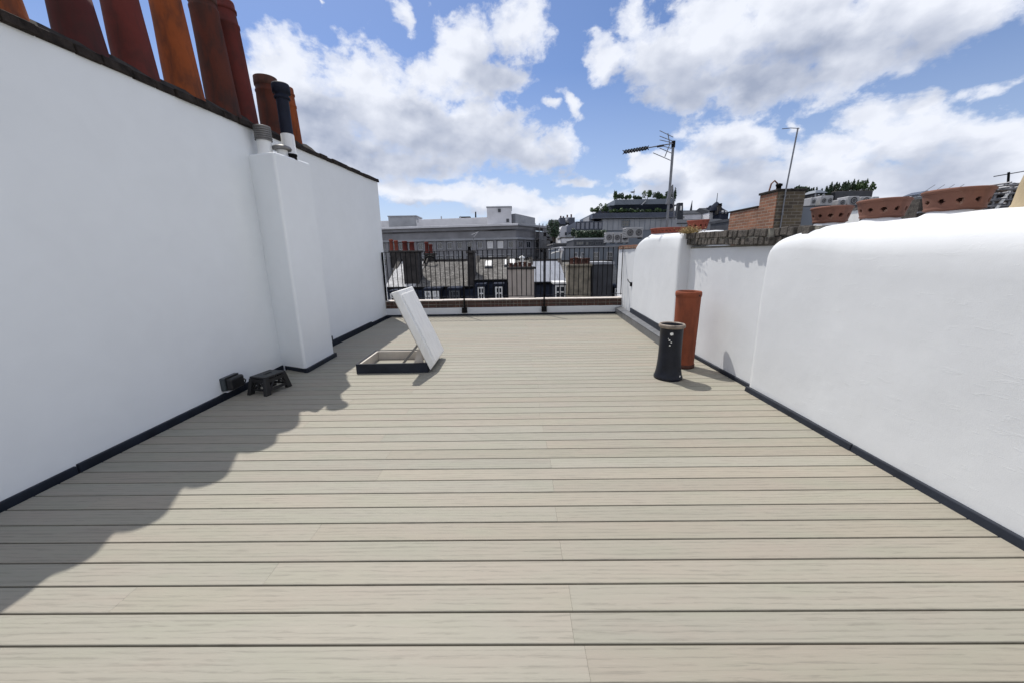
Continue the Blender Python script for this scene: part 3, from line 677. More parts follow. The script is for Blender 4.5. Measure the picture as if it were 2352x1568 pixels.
# ------------------------------------------------------------------ the two loose pots on the deck
def loose_pots():
    c = (2.47, 5.16, 0)
    t = Thing('chimney_pot', c, 'tall plain orange clay pot standing on the deck behind the black pot', 'chimney pot', 'loose chimney pots on the deck')
    h = 1.08
    t.part('shaft', MB().lathe([(.150, 0), (.156, .012), (.156, .05), (.151, .06), (.153, .3), (.157, .6), (.161, .9), (.163, h-.09), (.163, h-.075)], 48, c, .012), M['terra_orange'])
    mb = MB().lathe([(.163, h-.075), (.169, h-.07), (.172, h-.035), (.168, h-.008), (.160, h), (.146, h), (.14, h-.012), (.138, h-.3), (.134, .05)], 48, c, .012)
    t.part('rim', mb, M['terra_orange'])
    mb = MB(); a = math.radians(-62)
    mb.obox((c[0]+.166*math.cos(a), c[1]+.166*math.sin(a), h-.052), (-.014*math.sin(a), .014*math.cos(a), 0), (.007*math.cos(a), .007*math.sin(a), 0), (0, 0, .011))
    t.part('rim_chip', mb, M['terra_sooty'])
    t.part('foot_band', MB().lathe([(.151, .0), (.161, .004), (.161, .045), (.155, .055)], 48, c, .012), M['terra_sooty'])
    c = (2.055, 4.66, 0); h = .72
    t = Thing('chimney_pot', c, 'short black glazed pot with flared foot standing on the deck', 'chimney pot', 'loose chimney pots on the deck')
    t.part('shaft', MB().lathe([(.172, 0), (.178, .01), (.178, .035), (.168, .05), (.155, .12), (.145, .22), (.140, .34), (.138, .5), (.140, h-.06), (.146, h-.05)], 48, c, .012), M['navy_glaze'])
    t.part('bore', MB().lathe([(.134, h-.012), (.126, h-.03), (.122, h-.3), (.13, .1)], 48, c, .012), M['navy_glaze'])
    t.part('rim', MB().lathe([(.146, h-.05), (.158, h-.042), (.162, h-.022), (.158, h-.006), (.150, h), (.14, h), (.134, h-.012)], 48, c, .012), M['rim_worn_lit'])
    for az, z, s in ((-112, .61, .021), (-120, .53, .010), (-111, .505, .009), (-117, .465, .010), (-126, .55, .005), (-55, .055, .016)):
        a = math.radians(az); r = .1385 if z > .2 else .163
        p = Vector((c[0]+r*math.cos(a), c[1]+r*math.sin(a), z)); n = Vector((math.cos(a), math.sin(a), 0)); tt = Vector((-n.y, n.x, 0))
        mb = MB(); k = 12; rr = random.Random(int(z*100))
        vs = [p+n*.0075]+[p+n*.003+(tt*math.cos(2*PI*q/k)+Vector((0, 0, 1))*math.sin(2*PI*q/k))*s*rr.uniform(.8, 1.15) for q in range(k)]
        mb.add(vs, [(0, 1+q, 1+(q+1) % k) for q in range(k)], True)
        t.part('paint_blotch', mb, M['spot'])
M['rim_worn_lit'] = simple('worn_lit_clay_rim', (0.20, 0.165, 0.135), 0.6, var=0.5, scale=14)  # pale colour holds both the worn clay and the highlight on the rim
loose_pots()

# ------------------------------------------------------------------ perforated bowl shaped pots bedded in the right hand stacks
def bowl(c, rt, rb, h, mat, label, holes=11, group='bowl shaped pots on the white stacks', nh=120, rows=22, tilt=(0, 0), hz=.54, hr=.115):
    t = Thing('bowl_pot', c, label, 'chimney pot', group); mb = MB()
    prof = []
    for k in range(rows+1):
        u = k/rows; r = rb+(rt-rb)*min(1, u*1.1)**.75
        if u < .18: r = rb*.985
        elif u < .25: r += .006
        prof.append((r, u*h))
    vs = []; fs = []
    for r, z in prof:
        for k in range(nh):
            a = 2*PI*k/nh; vs.append((c[0]+r*math.cos(a), c[1]+r*math.sin(a), c[2]+z))
    for i in range(rows):
        for k in range(nh):
            zc = h*(i+.5)/rows; hole = False
            a = 2*PI*(k+.5)/nh
            d = ((a*holes/(2*PI)+.5) % 1-.5)*2*PI/holes*rt*.93
            if d*d+(zc-h*hz)**2 < (h*hr)**2: hole = True
            if not hole: fs.append((i*nh+k, i*nh+(k+1) % nh, (i+1)*nh+(k+1) % nh, (i+1)*nh+k))
    mb.add(vs, fs, True)
    o = t.part('wall', mb, mat); s = o.modifiers.new('thickness', 'SOLIDIFY'); s.thickness = .022; s.offset = -1
    t.part('light_blocker', MB().lathe([(rb*.74, -.02), (rb*.80, h*.3), (rt*.76, h*.86), (rt*.70, h*.87), (.01, h*.84)], 40, c), M['terra_sooty'])  # added dark core, blocks light inside so the holes stay dark
    mb = MB().lathe([(rt-.022, h-.012), (rt-.006, h-.014), (rt+.010, h-.004), (rt+.010, h+.010), (rt-.004, h+.016), (rt-.026, h+.012), (rt-.03, h-.02)], 64, c)
    t.part('rim', mb, mat)
    t.part('mortar_bed', MB().lathe([(rb+.06, -.05), (rb+.035, -.012), (rb+.004, .008), (rb-.005, .02)], 40, c, .1), M['render_right'])
    t.o.rotation_euler = (tilt[0], tilt[1], 0)
    return t
bowl((3.15, 3.81, 1.842), .158, .118, .155, M['terra_bowl'], 'smaller pierced clay bowl pot, first of three along the near white stack')
bowl((3.16, 3.30, 1.84), .165, .122, .155, M['terra_bowl'], 'pierced clay bowl pot in the middle of the three on the near stack')
bowl((3.16, 2.77, 1.84), .168, .135, .148, M['terra_bowl'], 'largest looking pierced clay bowl pot beside the buff stone pot')
bowl((3.28, 7.95, 1.97), .36, .33, .11, M['terra_red'], 'wide shallow red pierced bowl pot on the farther stack', 30)
bowl((3.22, 6.62, 1.965), .17, .125, .16, M['terra_red'], 'rusty red pierced bowl pot on the farther stack beside the moss', 11, tilt=(.05, -.05))
c = (3.22, 2.25, 1.80)
t = Thing('chimney_pot', c, 'buff stone coloured tapered pot at the right frame edge', 'chimney pot', 'pots on the near white stack')
t.part('shaft', MB().lathe([(.21, 0), (.212, .03), (.198, .06), (.19, .15), (.186, .18), (.165, .32), (.15, .34), (.135, .6), (.128, .66)], 40, c, .04), M['buff'])
t.part('rim', MB().lathe([(.128, .66), (.145, .665), (.148, .71), (.135, .72), (.11, .72), (.10, .5)], 40, c, .03), M['buff'])
# ------------------------------------------------------------------ foliage helper
def leaves(mb, c, r, n, size, rng, shape='ball'):
    for i in range(n):
        while True:
            q = Vector((rng.uniform(-1, 1), rng.uniform(-1, 1), rng.uniform(-1, 1)))
            if q.length < 1: break
        if shape == 'cone':
            k = (1-q.z)/2; q = Vector((q.x*k*1.2, q.y*k*1.2, q.z))
        q = q.normalized()*q.length**.55 if shape == 'ball' else q
        p = Vector(c)+Vector((q.x*r[0], q.y*r[1], q.z*r[2]))
        a = Vector((rng.uniform(-1, 1), rng.uniform(-1, 1), rng.uniform(-.6, 1))).normalized(); b = a.orthogonal().normalized()
        b = Matrix.Rotation(rng.uniform(0, 6.28), 3, a) @ b; s = size*rng.uniform(.6, 1.4)
        mb.add([p-a*s, p+b*s*.5, p+a*s, p-b*s*.5], [(0, 1, 2, 3)])
def shrub(base, w, h, label, group, mat, n=500, leaf=.09, shape='ball', lobes=4, seed=1, cat='shrub', name='shrub'):
    rng = random.Random(seed); t = Thing(name, base, label, cat, group)
    b = Vector(base); mb = MB(); stems = MB()
    for i in range(lobes):
        dx, dy = rng.uniform(-.5, .5)*w, rng.uniform(-.4, .4)*w
        hh = h*rng.uniform(.6, 1.0); top = b+Vector((dx, dy, hh))
        stems.tube([b+Vector((dx*.3, dy*.3, 0)), b+Vector((dx*.7, dy*.7, hh*.5)), top], [.02*h, .014*h, .006*h], 5)
        rr = w*rng.uniform(.22, .34)
        if shape == 'cone': leaves(mb, b+Vector((dx, dy, hh*.5)), (rr*.8, rr*.8, hh*.5), n//lobes, leaf, rng, 'cone')
        else: leaves(mb, b+Vector((dx, dy, hh*.62)), (rr, rr, hh*.38), n//lobes, leaf, rng)
    t.part('trunk', stems, M['bark']); t.part('crown', mb, mat); return t

# ------------------------------------------------------------------ neighbour's roof, brick stack and aerials (right)
t = Thing('flat_roof_block', (9, 4, -16), 'low grey neighbouring roof hidden beyond the white stacks', 'building')
t.part('wall', MB().box(3.7, 13, -4, 10.95, -16, .98), M['brick_dark']); t.part('roof', MB().box(3.65, 13.05, -4.05, 11.0, .985, 1.1), M['roof_felt'])
t = Thing('flat_roof_block', (0, -3.6, -16), 'own building below the deck, brick walls under the terrace', 'building')
t.part('wall', MB().box(-4.2, 3.6, -4, 10.4, -16, -.52), M['brick_back'])

bx, by = 6.13, 9.0
t = Thing('brick_chimney', (6.45, 9.6, 1.1), 'tall orange brick chimney with its shaded face coloured darker and a lower shoulder, right of the aerial mast', 'brick chimney')
mb = MB().box(bx, bx+.62, by, by+.61, 1.1, 2.93)
t.part('shaded_face', MB().box(bx+.012, bx+.63, by-.015, by+.02, 1.1, 2.925), M['brick_shaded'])  # front face in darker brick, its shade put into the colour
t.part('stack', mb, M['brick_red'], bevel=.01)
t.part('shoulder', MB().box(bx+.004, bx+.5, by+.612, by+1.85, 1.1, 2.66), M['brick_red'], bevel=.01)
cap = MB().box(bx-.03, bx+.66, by-.04, by+.635, 2.932, 2.985); t.part('cap', cap, M['flaunching'], bevel=.012)
t.part('shoulder_cap', MB().box(bx-.02, bx+.52, by+.637, by+1.88, 2.662, 2.70), M['flaunching'], bevel=.008)
t.part('hung_slates', MB().box(bx+.632, bx+1.12, by+.25, by+1.6, 1.1, 2.60), M['blue_grey'], bevel=.01)
rng = random.Random(3); vent = MB()
vent.lathe([(.05, 0), (.05, .10), (.07, .11), (.07, .15), (.02, .17)], 14, (bx+.22, by+.3, 2.985))
t.part('cowl', vent, M['black_paint'])
t.part('flue_hoop', MB().tube([(bx+.02, by+.33, 2.985), (bx+.05, by+.33, 3.15), (bx+.12, by+.33, 3.22), (bx+.19, by+.33, 3.16), (bx+.20, by+.33, 2.985)], .018, 8), M['terra_bowl'])
moss((bx+.03, by-.02, 1.92), (.15, .05, .06), 700, 'yellow green moss at the foot of the brick chimney')
p0 = Vector((6.262, by-.055, 1.3)); p1 = Vector((6.275, by-.055, 2.93)); p2 = Vector((6.365, by-.03, 4.235))
t = Thing('pole_aerial', p0, 'thin leaning pole with a short crossbar strapped to the brick chimney', 'aerial')
t.part('pole', MB().tube([p0, p1, p2], .016, 8), M['galv'])
t.part('crossbar', MB().tube([p2+Vector((.03, 0, -.01)), p2+Vector((-.16, 0, .0)), p2+Vector((-.36, -.02, -.02))], .008, 6), M['galv'])
t.part('bracket', MB().tube([p1+Vector((0, .06, -.1)), p1+Vector((0, -.02, -.1))], .02, 6).tube([p1+Vector((0, .06, -.5)), p1+Vector((0, -.02, -.5))], .02, 6), M['galv'])

b0 = W(1529.7, 540, 8.3); b1 = W(1533.2, 470, 8.3); b2 = W(1547.0, 327, 8.3)
t = Thing('aerial_mast', b0, 'grey mast with comb shaped television aerial standing behind the farther stack', 'aerial')
t.part('mast', MB().tube([b0-Vector((0, 0, .3)), b2], .026, 10), M['galv'])
t.part('sleeve', MB().tube([b1, W(1541.5, 428, 8.3)], .042, 10), M['galv'])
t.part('stay', MB().tube([W(1549, 505, 8.3), W(1545, 425, 8.3)], .012, 6), M['galv'])
t.part('cap', MB().tube([b2-Vector((0, 0, .10)), b2+Vector((0, 0, .02))], .038, 10), M['black_paint'])
bo0 = W(1433, 350, 8.0); bo1 = W(1546, 330, 8.28)
u = (bo1-bo0); bd = u.normalized(); side = Vector((.42, -.9, -.12)).normalized(); side = (side-bd*side.dot(bd)).normalized(); upv = bd.cross(side)
if upv.z < 0: upv = -upv
t.part('boom', MB().tube([bo0, bo1], .011, 8), M['galv'])
for k in range(9):
    p = bo0+u*(.015+.055*k*1.0)
    mb = MB()
    for s in (-1, 1):
        mb.tube([p-side*.065+upv*.034*s, p+side*.065-upv*.034*s], .009, 6)
    mb.tube([p-upv*.03, p+upv*.03], .009, 6)
    t.part('director', mb, M['black_paint'])
ref = [((1515.3, 300.8), (1546, 315.5)), ((1515.3, 313.3), (1546, 325)), ((1515.3, 322), (1542, 328)), ((1515.3, 334), (1544, 342)), ((1515.3, 341), (1544, 353)), ((1500, 351.7), (1540, 369))]
for a, b in ref:
    t.part('reflector_rod', MB().tube([W(a[0], a[1], 8.25), W(b[0], b[1], 8.05)], .008, 6), M['galv'])
mb = MB().tube([W(1534, 307, 8.15), W(1538.5, 332, 8.15), W(1527, 361, 8.15)], .009, 6); t.part('reflector_frame', mb, M['galv'])
t.part('dipole_box', MB().obox(W(1517, 336, 8.1), bd*.06, side*.035, upv*.02), M['black_plastic'], bevel=.006)

# ------------------------------------------------------------------ plain facade helpers
class Wall:
    """A straight wall: origin o, unit direction u along it (seen from outside, left to right), outward normal n"""
    def __init__(s, o, e):
        s.o = Vector((o[0], o[1], 0)); d = Vector((e[0]-o[0], e[1]-o[1], 0)); s.L = d.length; s.u = d.normalized(); s.n = Vector((s.u.y, -s.u.x, 0))
    def P(s, a, z, d=0): return s.o+s.u*a+s.n*d+Vector((0, 0, z))
    def slab(s, mb, a0, a1, z0, z1, d0, d1):
        return mb.hexa([s.P(a0, z0, d1), s.P(a1, z0, d1), s.P(a1, z0, d0), s.P(a0, z0, d0), s.P(a0, z1, d1), s.P(a1, z1, d1), s.P(a1, z1, d0), s.P(a0, z1, d0)])
def window(t, w, a, z, ww, hh, frame, pane, fw=.08, bars=(1, 1), proud=.05, parent=None):
    mb = MB()
    w.slab(mb, a-ww/2, a-ww/2+fw, z, z+hh, 0, proud); w.slab(mb, a+ww/2-fw, a+ww/2, z, z+hh, 0, proud)
    w.slab(mb, a-ww/2+fw, a+ww/2-fw, z, z+fw, 0, proud); w.slab(mb, a-ww/2+fw, a+ww/2-fw, z+hh-fw, z+hh, 0, proud)
    for k in range(1, bars[0]+1):
        x = a-ww/2+ww*k/(bars[0]+1); w.slab(mb, x-fw*.25, x+fw*.25, z+fw, z+hh-fw, .012, proud*.8)
    for k in range(1, bars[1]+1):
        y = z+hh*k/(bars[1]+1); w.slab(mb, a-ww/2+fw, a+ww/2-fw, y-fw*.3, y+fw*.3, .012, proud*.7)
    f = t.part('window', mb, frame, parent=parent)
    t.part('pane', w.slab(MB(), a-ww/2+fw, a+ww/2-fw, z+fw, z+hh-fw, 0.002, .014), pane, parent=f if parent is None else parent)
    return f
GZ = -16.0

# ------------------------------------------------------------------ the terrace of houses across the street
YF, YE, YRD = 24.0, 25.2, 29.0            # foot of the mansard, its upper edge, the ridge
def X(x, Y=YF): return W(x, 660, Y).x
def Z(y, Y, x=1176): return W(x, y, Y).z
def street_house(xa, xb, label, slope_mat, y_edge=655, y_ridge=603, mans=True):
    t = Thing('terraced_house', ((X(xa)+X(xb))/2, YF, GZ), label, 'house', 'terraced houses across the street')
    x0, x1 = X(xa), X(xb); xm = (xa+xb)/2; ze, zr_ = Z(y_edge, YE, xm), Z(y_ridge, YRD, xm); zf = Z(712, YF, xm)
    t.part('wall', MB().box(x0, x1, YF+.02, YRD+5, GZ, zf), M['stack_beige'])
    mb = MB().hexa([(x0, YF, zf), (x1, YF, zf), (x1, YE, ze), (x0, YE, ze), (x0, YF-.12, zf+.02), (x1, YF-.12, zf+.02), (x1, YE-.1, ze+.06), (x0, YE-.1, ze+.06)])
    t.part('mansard', mb, M['slate_navy'])
    mb = MB().hexa([(x0, YE-.16, ze-.02), (x1, YE-.16, ze-.02), (x1, YRD, zr_), (x0, YRD, zr_), (x0, YE-.16, ze+.10), (x1, YE-.16, ze+.10), (x1, YRD, zr_+.12), (x0, YRD, zr_+.12)])
    r = t.part('roof', mb, slope_mat)
    t.part('gutter', MB().box(x0, x1, YE-.32, YE-.165, ze-.05, ze+.07), M['black_paint'])
    t.part('ridge', MB().box(x0, x1, YRD-.12, YRD+.12, zr_+.08, zr_+.22), M['stack_dark'])
    t.part('party_wall', MB().hexa([(x0-.14, YF-.1, GZ), (x0+.14, YF-.1, GZ), (x0+.14, YRD, GZ), (x0-.14, YRD, GZ), (x0-.14, YF-.1, zf+.3), (x0+.14, YF-.1, zf+.3), (x0+.14, YRD, zr_+.35), (x0-.14, YRD, zr_+.35)]), M['stack_dark'])
    t.x0, t.x1, t.ze, t.zr = x0, x1, ze, zr_
    return t
def dormer(t, xa, xb, yt, yb, head, frame, pane, bars=(1, 1), dark=True, Y=23.55):
    x0, x1 = X(xa, Y), X(xb, Y); z1, z0 = Z(yt, Y), Z(yb+20, Y)
    d = t.part('dormer', MB().box(x0, x1, Y+.02, YE+.4, z0, z1), M['slate_navy'] if dark else M['frame_white'])
    t.part('dormer_head', MB().box(x0-.06, x1+.06, Y-.06, YE+.4, z1+.002, z1+.12), head, parent=d)
    w = Wall((x0, Y), (x1, Y)); zb_ = Z(yb, Y)
    mb = MB(); ww, hh = (x1-x0)*.86, (z1-zb_)*.92; a = (x1-x0)/2; fw = .09
    for q in ((a-ww/2, a-ww/2+fw, zb_, zb_+hh), (a+ww/2-fw, a+ww/2, zb_, zb_+hh), (a-ww/2+fw, a+ww/2-fw, zb_, zb_+fw), (a-ww/2+fw, a+ww/2-fw, zb_+hh-fw, zb_+hh), (a-ww/2+fw, a+ww/2-fw, zb_+hh*.5-.04, zb_+hh*.5+.04)):
        w.slab(mb, *q, 0, .06)
    for k in range(1, bars[0]+1):
        x = a-ww/2+ww*k/(bars[0]+1); w.slab(mb, x-.025, x+.025, zb_+fw, zb_+hh-fw, 0, .045)
    t.part('window_frame', mb, frame, parent=d); t.part('pane', w.slab(MB(), a-ww/2+fw, a+ww/2-fw, zb_+fw, zb_+hh-fw, -.02, .012), pane, parent=d)
def far_stack(t, xa, xb, yt, Y, mat, pots, depth=1.0, cap=None, pot_mat=None, pot_h=10, taper=0.0, name='chimney', yb=705, pr=.13):
    x0, x1 = W(xa, yt, Y).x, W(xb, yt, Y).x; z1 = Z(yt, Y, (xa+xb)/2); z0 = Z(yb, Y)
    k = taper*(x1-x0)
    mb = MB().hexa([(x0-k, Y, z0), (x1+k, Y, z0), (x1+k, Y+depth, z0), (x0-k, Y+depth, z0), (x0, Y+k, z1), (x1, Y+k, z1), (x1, Y+depth, z1), (x0, Y+depth, z1)])
    c = t.part(name, mb, mat, bevel=.03, seg=1)
    cc = cap or mat
    t.part('cap', MB().box(x0-.08, x1+.08, Y-.06, Y+depth+.08, z1+.002, z1+.14), cc, parent=c, bevel=.02)
    for i, px in enumerate(pots):
        p = W(px, yt-2, Y+depth*.5); h = pot_h*Y/LENS_PX*random.Random(i+int(px)).uniform(.85, 1.15); zb_ = z1+.13
        mb = MB().lathe([(pr, 0), (pr*.85, .08), (pr*.78, h*.8), (pr*.95, h*.84), (pr*.95, h*.95), (pr*.8, h), (pr*.6, h), (pr*.55, h*.6)], 14, (p.x, p.y, zb_))
        mb.disc((p.x, p.y, zb_+h*.7), pr*.7, 14)
        t.part('chimney_pot', mb, pot_mat or M['terra_sooty'], parent=c)
    return c
def rooflight(t, xa, xb, yt, yb, Y):
    a, b = W(xa, yb, Y), W(xb, yb, Y); k = (Y-YE)/(YRD-YE); z = t.ze+(t.zr-t.ze)*k+.12; dz = (t.zr-t.ze)/(YRD-YE)
    f = t.part('rooflight', MB().hexa([(a.x, Y, z-.1), (b.x, Y, z-.1), (b.x, Y+.9, z-.1+dz*.9), (a.x, Y+.9, z-.1+dz*.9), (a.x, Y, z+.16), (b.x, Y, z+.16), (b.x, Y+.9, z+.22+dz*.9), (a.x, Y+.9, z+.22+dz*.9)]), M['frame_dark'])
    t.part('pane', MB().hexa([(a.x+.06, Y+.06, z+.1), (b.x-.06, Y+.06, z+.1), (b.x-.06, Y+.84, z+.16+dz*.84), (a.x+.06, Y+.84, z+.16+dz*.84), (a.x+.06, Y+.06, z+.18), (b.x-.06, Y+.06, z+.18), (b.x-.06, Y+.84, z+.26+dz*.84), (a.x+.06, Y+.84, z+.26+dz*.84)]), M['frame_white'], parent=f)

a = street_house(872, 944, 'street house with bright white roof and dark twin chimney at the left end', M['slate_white'], 662)
dormer(a, 893, 918, 668, 690, M['slate_navy'], M['frame_white'], M['glass'])
far_stack(a, 923, 958, 581, 25.4, M['stack_dark'], [931, 947], 1.3, pot_mat=M['terra_maroon'], pot_h=20, pr=.2)
far_stack(a, 895, 918, 580, 29.0, M['stack_dark'], [900, 911], .8, pot_mat=M['terra_red'], pot_h=22, yb=612, pr=.17)
a = street_house(944, 1083, 'street house with mottled grey slate roof and two dormers, left of the dark gable', M['slate_pale'], 661)
dormer(a, 974, 990, 664, 690, M['slate_navy'], M['frame_white'], M['glass_blue'], (1, 1)); dormer(a, 992, 1009, 664, 690, M['slate_navy'], M['frame_white'], M['blind'], (1, 1))
dormer(a, 1029, 1057, 664, 690, M['slate_navy'], M['frame_dark'], M['glass'], (2, 1))
far_stack(a, 976, 996, 586, 29.2, M['stack_dark'], [981, 990], .8, pot_mat=M['terra_maroon'], pot_h=22, yb=612, pr=.17)
far_stack(a, 1073, 1087, 582, 25.0, M['stack_dark'], [1078], 1.4, pot_mat=M['black_paint'], pot_h=12, taper=.28)
hp = W(984, 601, 28.6)
a.part('roof_hoop', MB().tube([W(974, 604, 28.4), W(979, 592, 28.4), W(987, 588, 28.4), W(997, 592, 28.4), W(1003, 603, 28.4)], .07, 6), M['black_paint'])
b = street_house(1085, 1166, 'street house with two white sash dormers under a pale roof with rooflights', M['slate_pale'], 645, 598)
dormer(b, 1096, 1114, 656, 688, M['slate_navy'], M['frame_white'], M['glass'], (1, 1)); dormer(b, 1136, 1156, 656, 688, M['slate_navy'], M['frame_white'], M['glass'], (1, 1))
rooflight(b, 1113, 1130, 601, 612, 27.0); rooflight(b, 1158, 1165, 602, 612, 27.2)
c_ = street_house(1166, 1228, 'street house fronted by a beige chimney with a row of five dark pots', M['slate_pale'], 651, 600)
far_stack(c_, 1167, 1227, 619, 23.3, M['stack_beige'], [1174, 1185, 1195, 1206, 1217], .9, cap=M['stack_dark'], pot_mat=M['terra_sooty'], pot_h=10, pr=.14)
rooflight(c_, 1170, 1184, 603, 612, 27.6)
p = W(1199, 596, 27.0)
t = c_; v_ = t.part('roof_vent', MB().tube([p+Vector((0, 0, -.6)), p+Vector((0, 0, .05))], .12, 10), M['frame_white']); t.part('vent_cap', MB().lathe([(.2, 0), (.2, .1), (.02, .2)], 12, (p.x, p.y, p.z+.06)), M['frame_white'], parent=v_)
d_ = street_house(1228, 1306, 'street house with smooth pale blue roof and one white dormer window', M['slate_blue'], 650, 602)
dormer(d_, 1273, 1301, 655, 688, M['frame_white'], M['frame_white'], M['glass'], (1, 1))
e_ = street_house(1306, 1362, 'street house fronted by a weathered yellow brick chimney with sooty pots', M['slate_pale'], 650, 604)
far_stack(e_, 1306, 1357, 613, 23.0, M['stack_olive'], [1312, 1322, 1331, 1341, 1350], 1.0, cap=M['stack_olive'], pot_mat=M['terra_sooty'], pot_h=14, taper=.05, pr=.15)
f_ = street_house(1362, 1450, 'street house behind the dark clad stair block at the right end', M['slate_dark'], 657, 604)
dormer(f_, 1411, 1430, 664, 688, M['slate_navy'], M['frame_white'], M['glass'])
x0, x1 = X(1359, 23.2), X(1407, 23.2)
s_ = f_.part('stair_block', MB().box(x0, x1, 23.2, 26, Z(712, 23.2), Z(611, 23.2)), M['charcoal'], bevel=.03)
f_.part('block_coping', MB().box(x0-.05, x1+.05, 23.1, 26.1, Z(611, 23.2)+.003, Z(605.5, 23.2)), M['stone_mid'], parent=s_)
# roof aerial over the yellow brick chimney and a white rooftop bracket
t = Thing('roof_aerial', W(1331, 612, 23.5), 'tiny pale aerial over the weathered yellow brick chimney', 'aerial')
t.part('mast', MB().tube([W(1331, 612, 23.5), W(1330, 588, 23.5)], .02, 6), M['galv'])
t.part('rods', MB().tube([W(1322, 591, 23.5), W(1339, 594, 23.5)], .012, 6).tube([W(1326, 587, 23.5), W(1326, 595, 23.5)], .012, 6).tube([W(1333, 589, 23.5), W(1333, 597, 23.5)], .012, 6), M['frame_white'])
t = Thing('roof_aerial', W(1076, 640, 26.5), 'thin aerial rising over the dark gable in front of the grey building', 'aerial')
t.part('mast', MB().tube([W(1082, 600, 26.5), W(1088, 545, 26.5)], .022, 6), M['galv'])
t.part('rods', MB().tube([W(1083, 540, 26.5), W(1099, 533, 26.5)], .018, 6).tube([W(1088, 545, 26.5), W(1096, 536, 26.5)], .014, 6), M['stone_pale'])

# ------------------------------------------------------------------ the big grey stone building behind
def poly_building():
    A, B, Cc = W(700, 520, 78), W(1185, 512, 70), W(1271, 523, 80.5)
    t = Thing('stone_building', (W(1040, 560, 80).x, 80, GZ), 'long pale grey stone building with deep cornice behind the railing', 'building')
    fa, fb = Wall((A.x, A.y), (B.x, B.y)), Wall((B.x, B.y), (Cc.x, Cc.y))
    zc = W(1182, 514, 70).z; z2 = W(1182, 546, 70).z; z3 = zc-1.1
    D, E = (Cc.x+4, Cc.y+16), (A.x, A.y+22)
    t.part('wall', MB().prism([(A.x, A.y), (B.x, B.y), (Cc.x, Cc.y), D, E], GZ, zc-1.2), M['stone_far'])
    t.part('roof', MB().prism([(A.x+1, A.y+1), (B.x-1, B.y+1.5), (Cc.x-1.5, Cc.y+1), (D[0]-1, D[1]-1), (E[0]+1, E[1]-1)], zc-1.195, zc-.9), M['roof_felt'])
    for w_, a0, a1 in ((fa, 0, fa.L+.45), (fb, -.0, fb.L+.3)):
        mb = w_.slab(MB(), a0, a1, zc-.40, zc, -.6, .75); t.part('cornice', mb, M['stone_pale'] if w_ is fa else M['stone_mid'], bevel=.05)
        t.part('cornice_bed', w_.slab(MB(), a0, a1-.1, zc-.95, zc-.403, -.5, .38), M['stone_far'])
        t.part('frieze_band', w_.slab(MB(), a0, a1-.1, z2-.35, z2, -.2, .42), M['stone_mid'], bevel=.04)
        t.part('string_course', w_.slab(MB(), a0, a1-.2, z2-3.1, z2-2.9, -.2, .16), M['stone_mid'])
    # attic storey set back, roof sheds
    mb = MB(); oa = Wall((A.x, A.y+3), (B.x-1.5, B.y+3)); zt = W(1000, 505, 77).z
    oa.slab(mb, 0, oa.L*.93, zc-.9, zt, -8, 0); t.part('attic', mb, M['stone_pale'], bevel=.04)
    def shed(xa, xb, yt, yb, Y, depth, mat):
        p, q = W(xa, yb, Y), W(xb, yb, Y); z0, z1 = p.z-1, W((xa+xb)/2, yt, Y).z
        o = t.part('roof_shed', MB().box(p.x, q.x, Y, Y+depth, z0, z1), mat, bevel=.05)
        t.part('shed_coping', MB().box(p.x-.1, q.x+.1, Y-.1, Y+depth+.1, z1+.003, z1+.18), M['stone_mid'], parent=o)
        return o
    shed(893, 957, 498, 518, 76.5, 5, M['stone_mid'])
    s1 = shed(1119, 1175, 477, 511, 71.5, 6, M['stone_pale'])
    k = 0
    for (x, y) in ((1147, 484), (1166, 507)):
        p = W(x, y, 71.48); t.part('vent_opening', MB().box(p.x-.25, p.x+.25, 71.38, 71.49, p.z-.3, p.z+.3), M['frame_dark'], parent=s1)
    p, q, r = W(1184, 511, 74), W(1229, 519, 79), W(1229, 503, 79)
    zt1, zt2 = W(1184, 491, 74).z, W(1229, 501, 79).z
    mb = MB().hexa([(p.x, 74, p.z-2), (q.x, 79, p.z-2), (q.x-6, 84, p.z-2), (p.x-6, 80, p.z-2), (p.x, 74, zt1), (q.x, 79, zt2), (q.x-6, 84, zt2), (p.x-6, 80, zt1)])
    t.part('glazed_shed', mb, M['stone_mid'])
    for x, y0, y1, Y in ((1092.5, 487, 501, 75), ):
        a_, b_ = W(x, y1, Y), W(x, y0, Y); t.part('flue', MB().tube([a_-Vector((0, 0, .5)), b_], [.16, .12], 8), M['black_paint'])
    a_, b_ = W(1055, 500, 76.5), W(1080, 499, 76.5); t.part('roof_unit', MB().box(a_.x, b_.x, 76.5, 78, a_.z-.1, a_.z+.15), M['black_paint'])
    for x in (1014, 1058, 960): 
        a_ = W(x, 506, 76.5); t.part('roof_vent', MB().tube([a_-Vector((0, 0, .5)), a_+Vector((0, 0, .7))], .12, 6), M['stone_mid'])
    # windows: two rows on the front, two on the side
    for w_, n, s in ((fa, 22, 0), (fb, 5, 1)):
        step = w_.L/n
        for row, (dz, hh) in enumerate(((-1.75, 1.25), (-4.75, 1.55))):
            for i in range(n):
                a0 = (i+.5)*step
                lit = (s == 0 and i in (n-3, n-2) and row == 0) or (row == 1 and s == 0 and i == n-3)
                window(t, w_, a0, z2-.1+dz, min(1.5, step*.55), hh, M['stone_mid'] if not lit else M['frame_white'], M['glass'] if not lit else M['blind'], .12, (1, 0), .07)
    # pilaster strips between the windows
    mb = MB()
    for w_, n in ((fa, 22), (fb, 5)):
        for i in range(n+1):
            a0 = min(max(i*w_.L/n, .3), w_.L-.3); w_.slab(mb, a0-.28, a0+.28, z2-7, z2-.36, 0, .2)
    t.part('pilasters', mb, M['stone_far'])
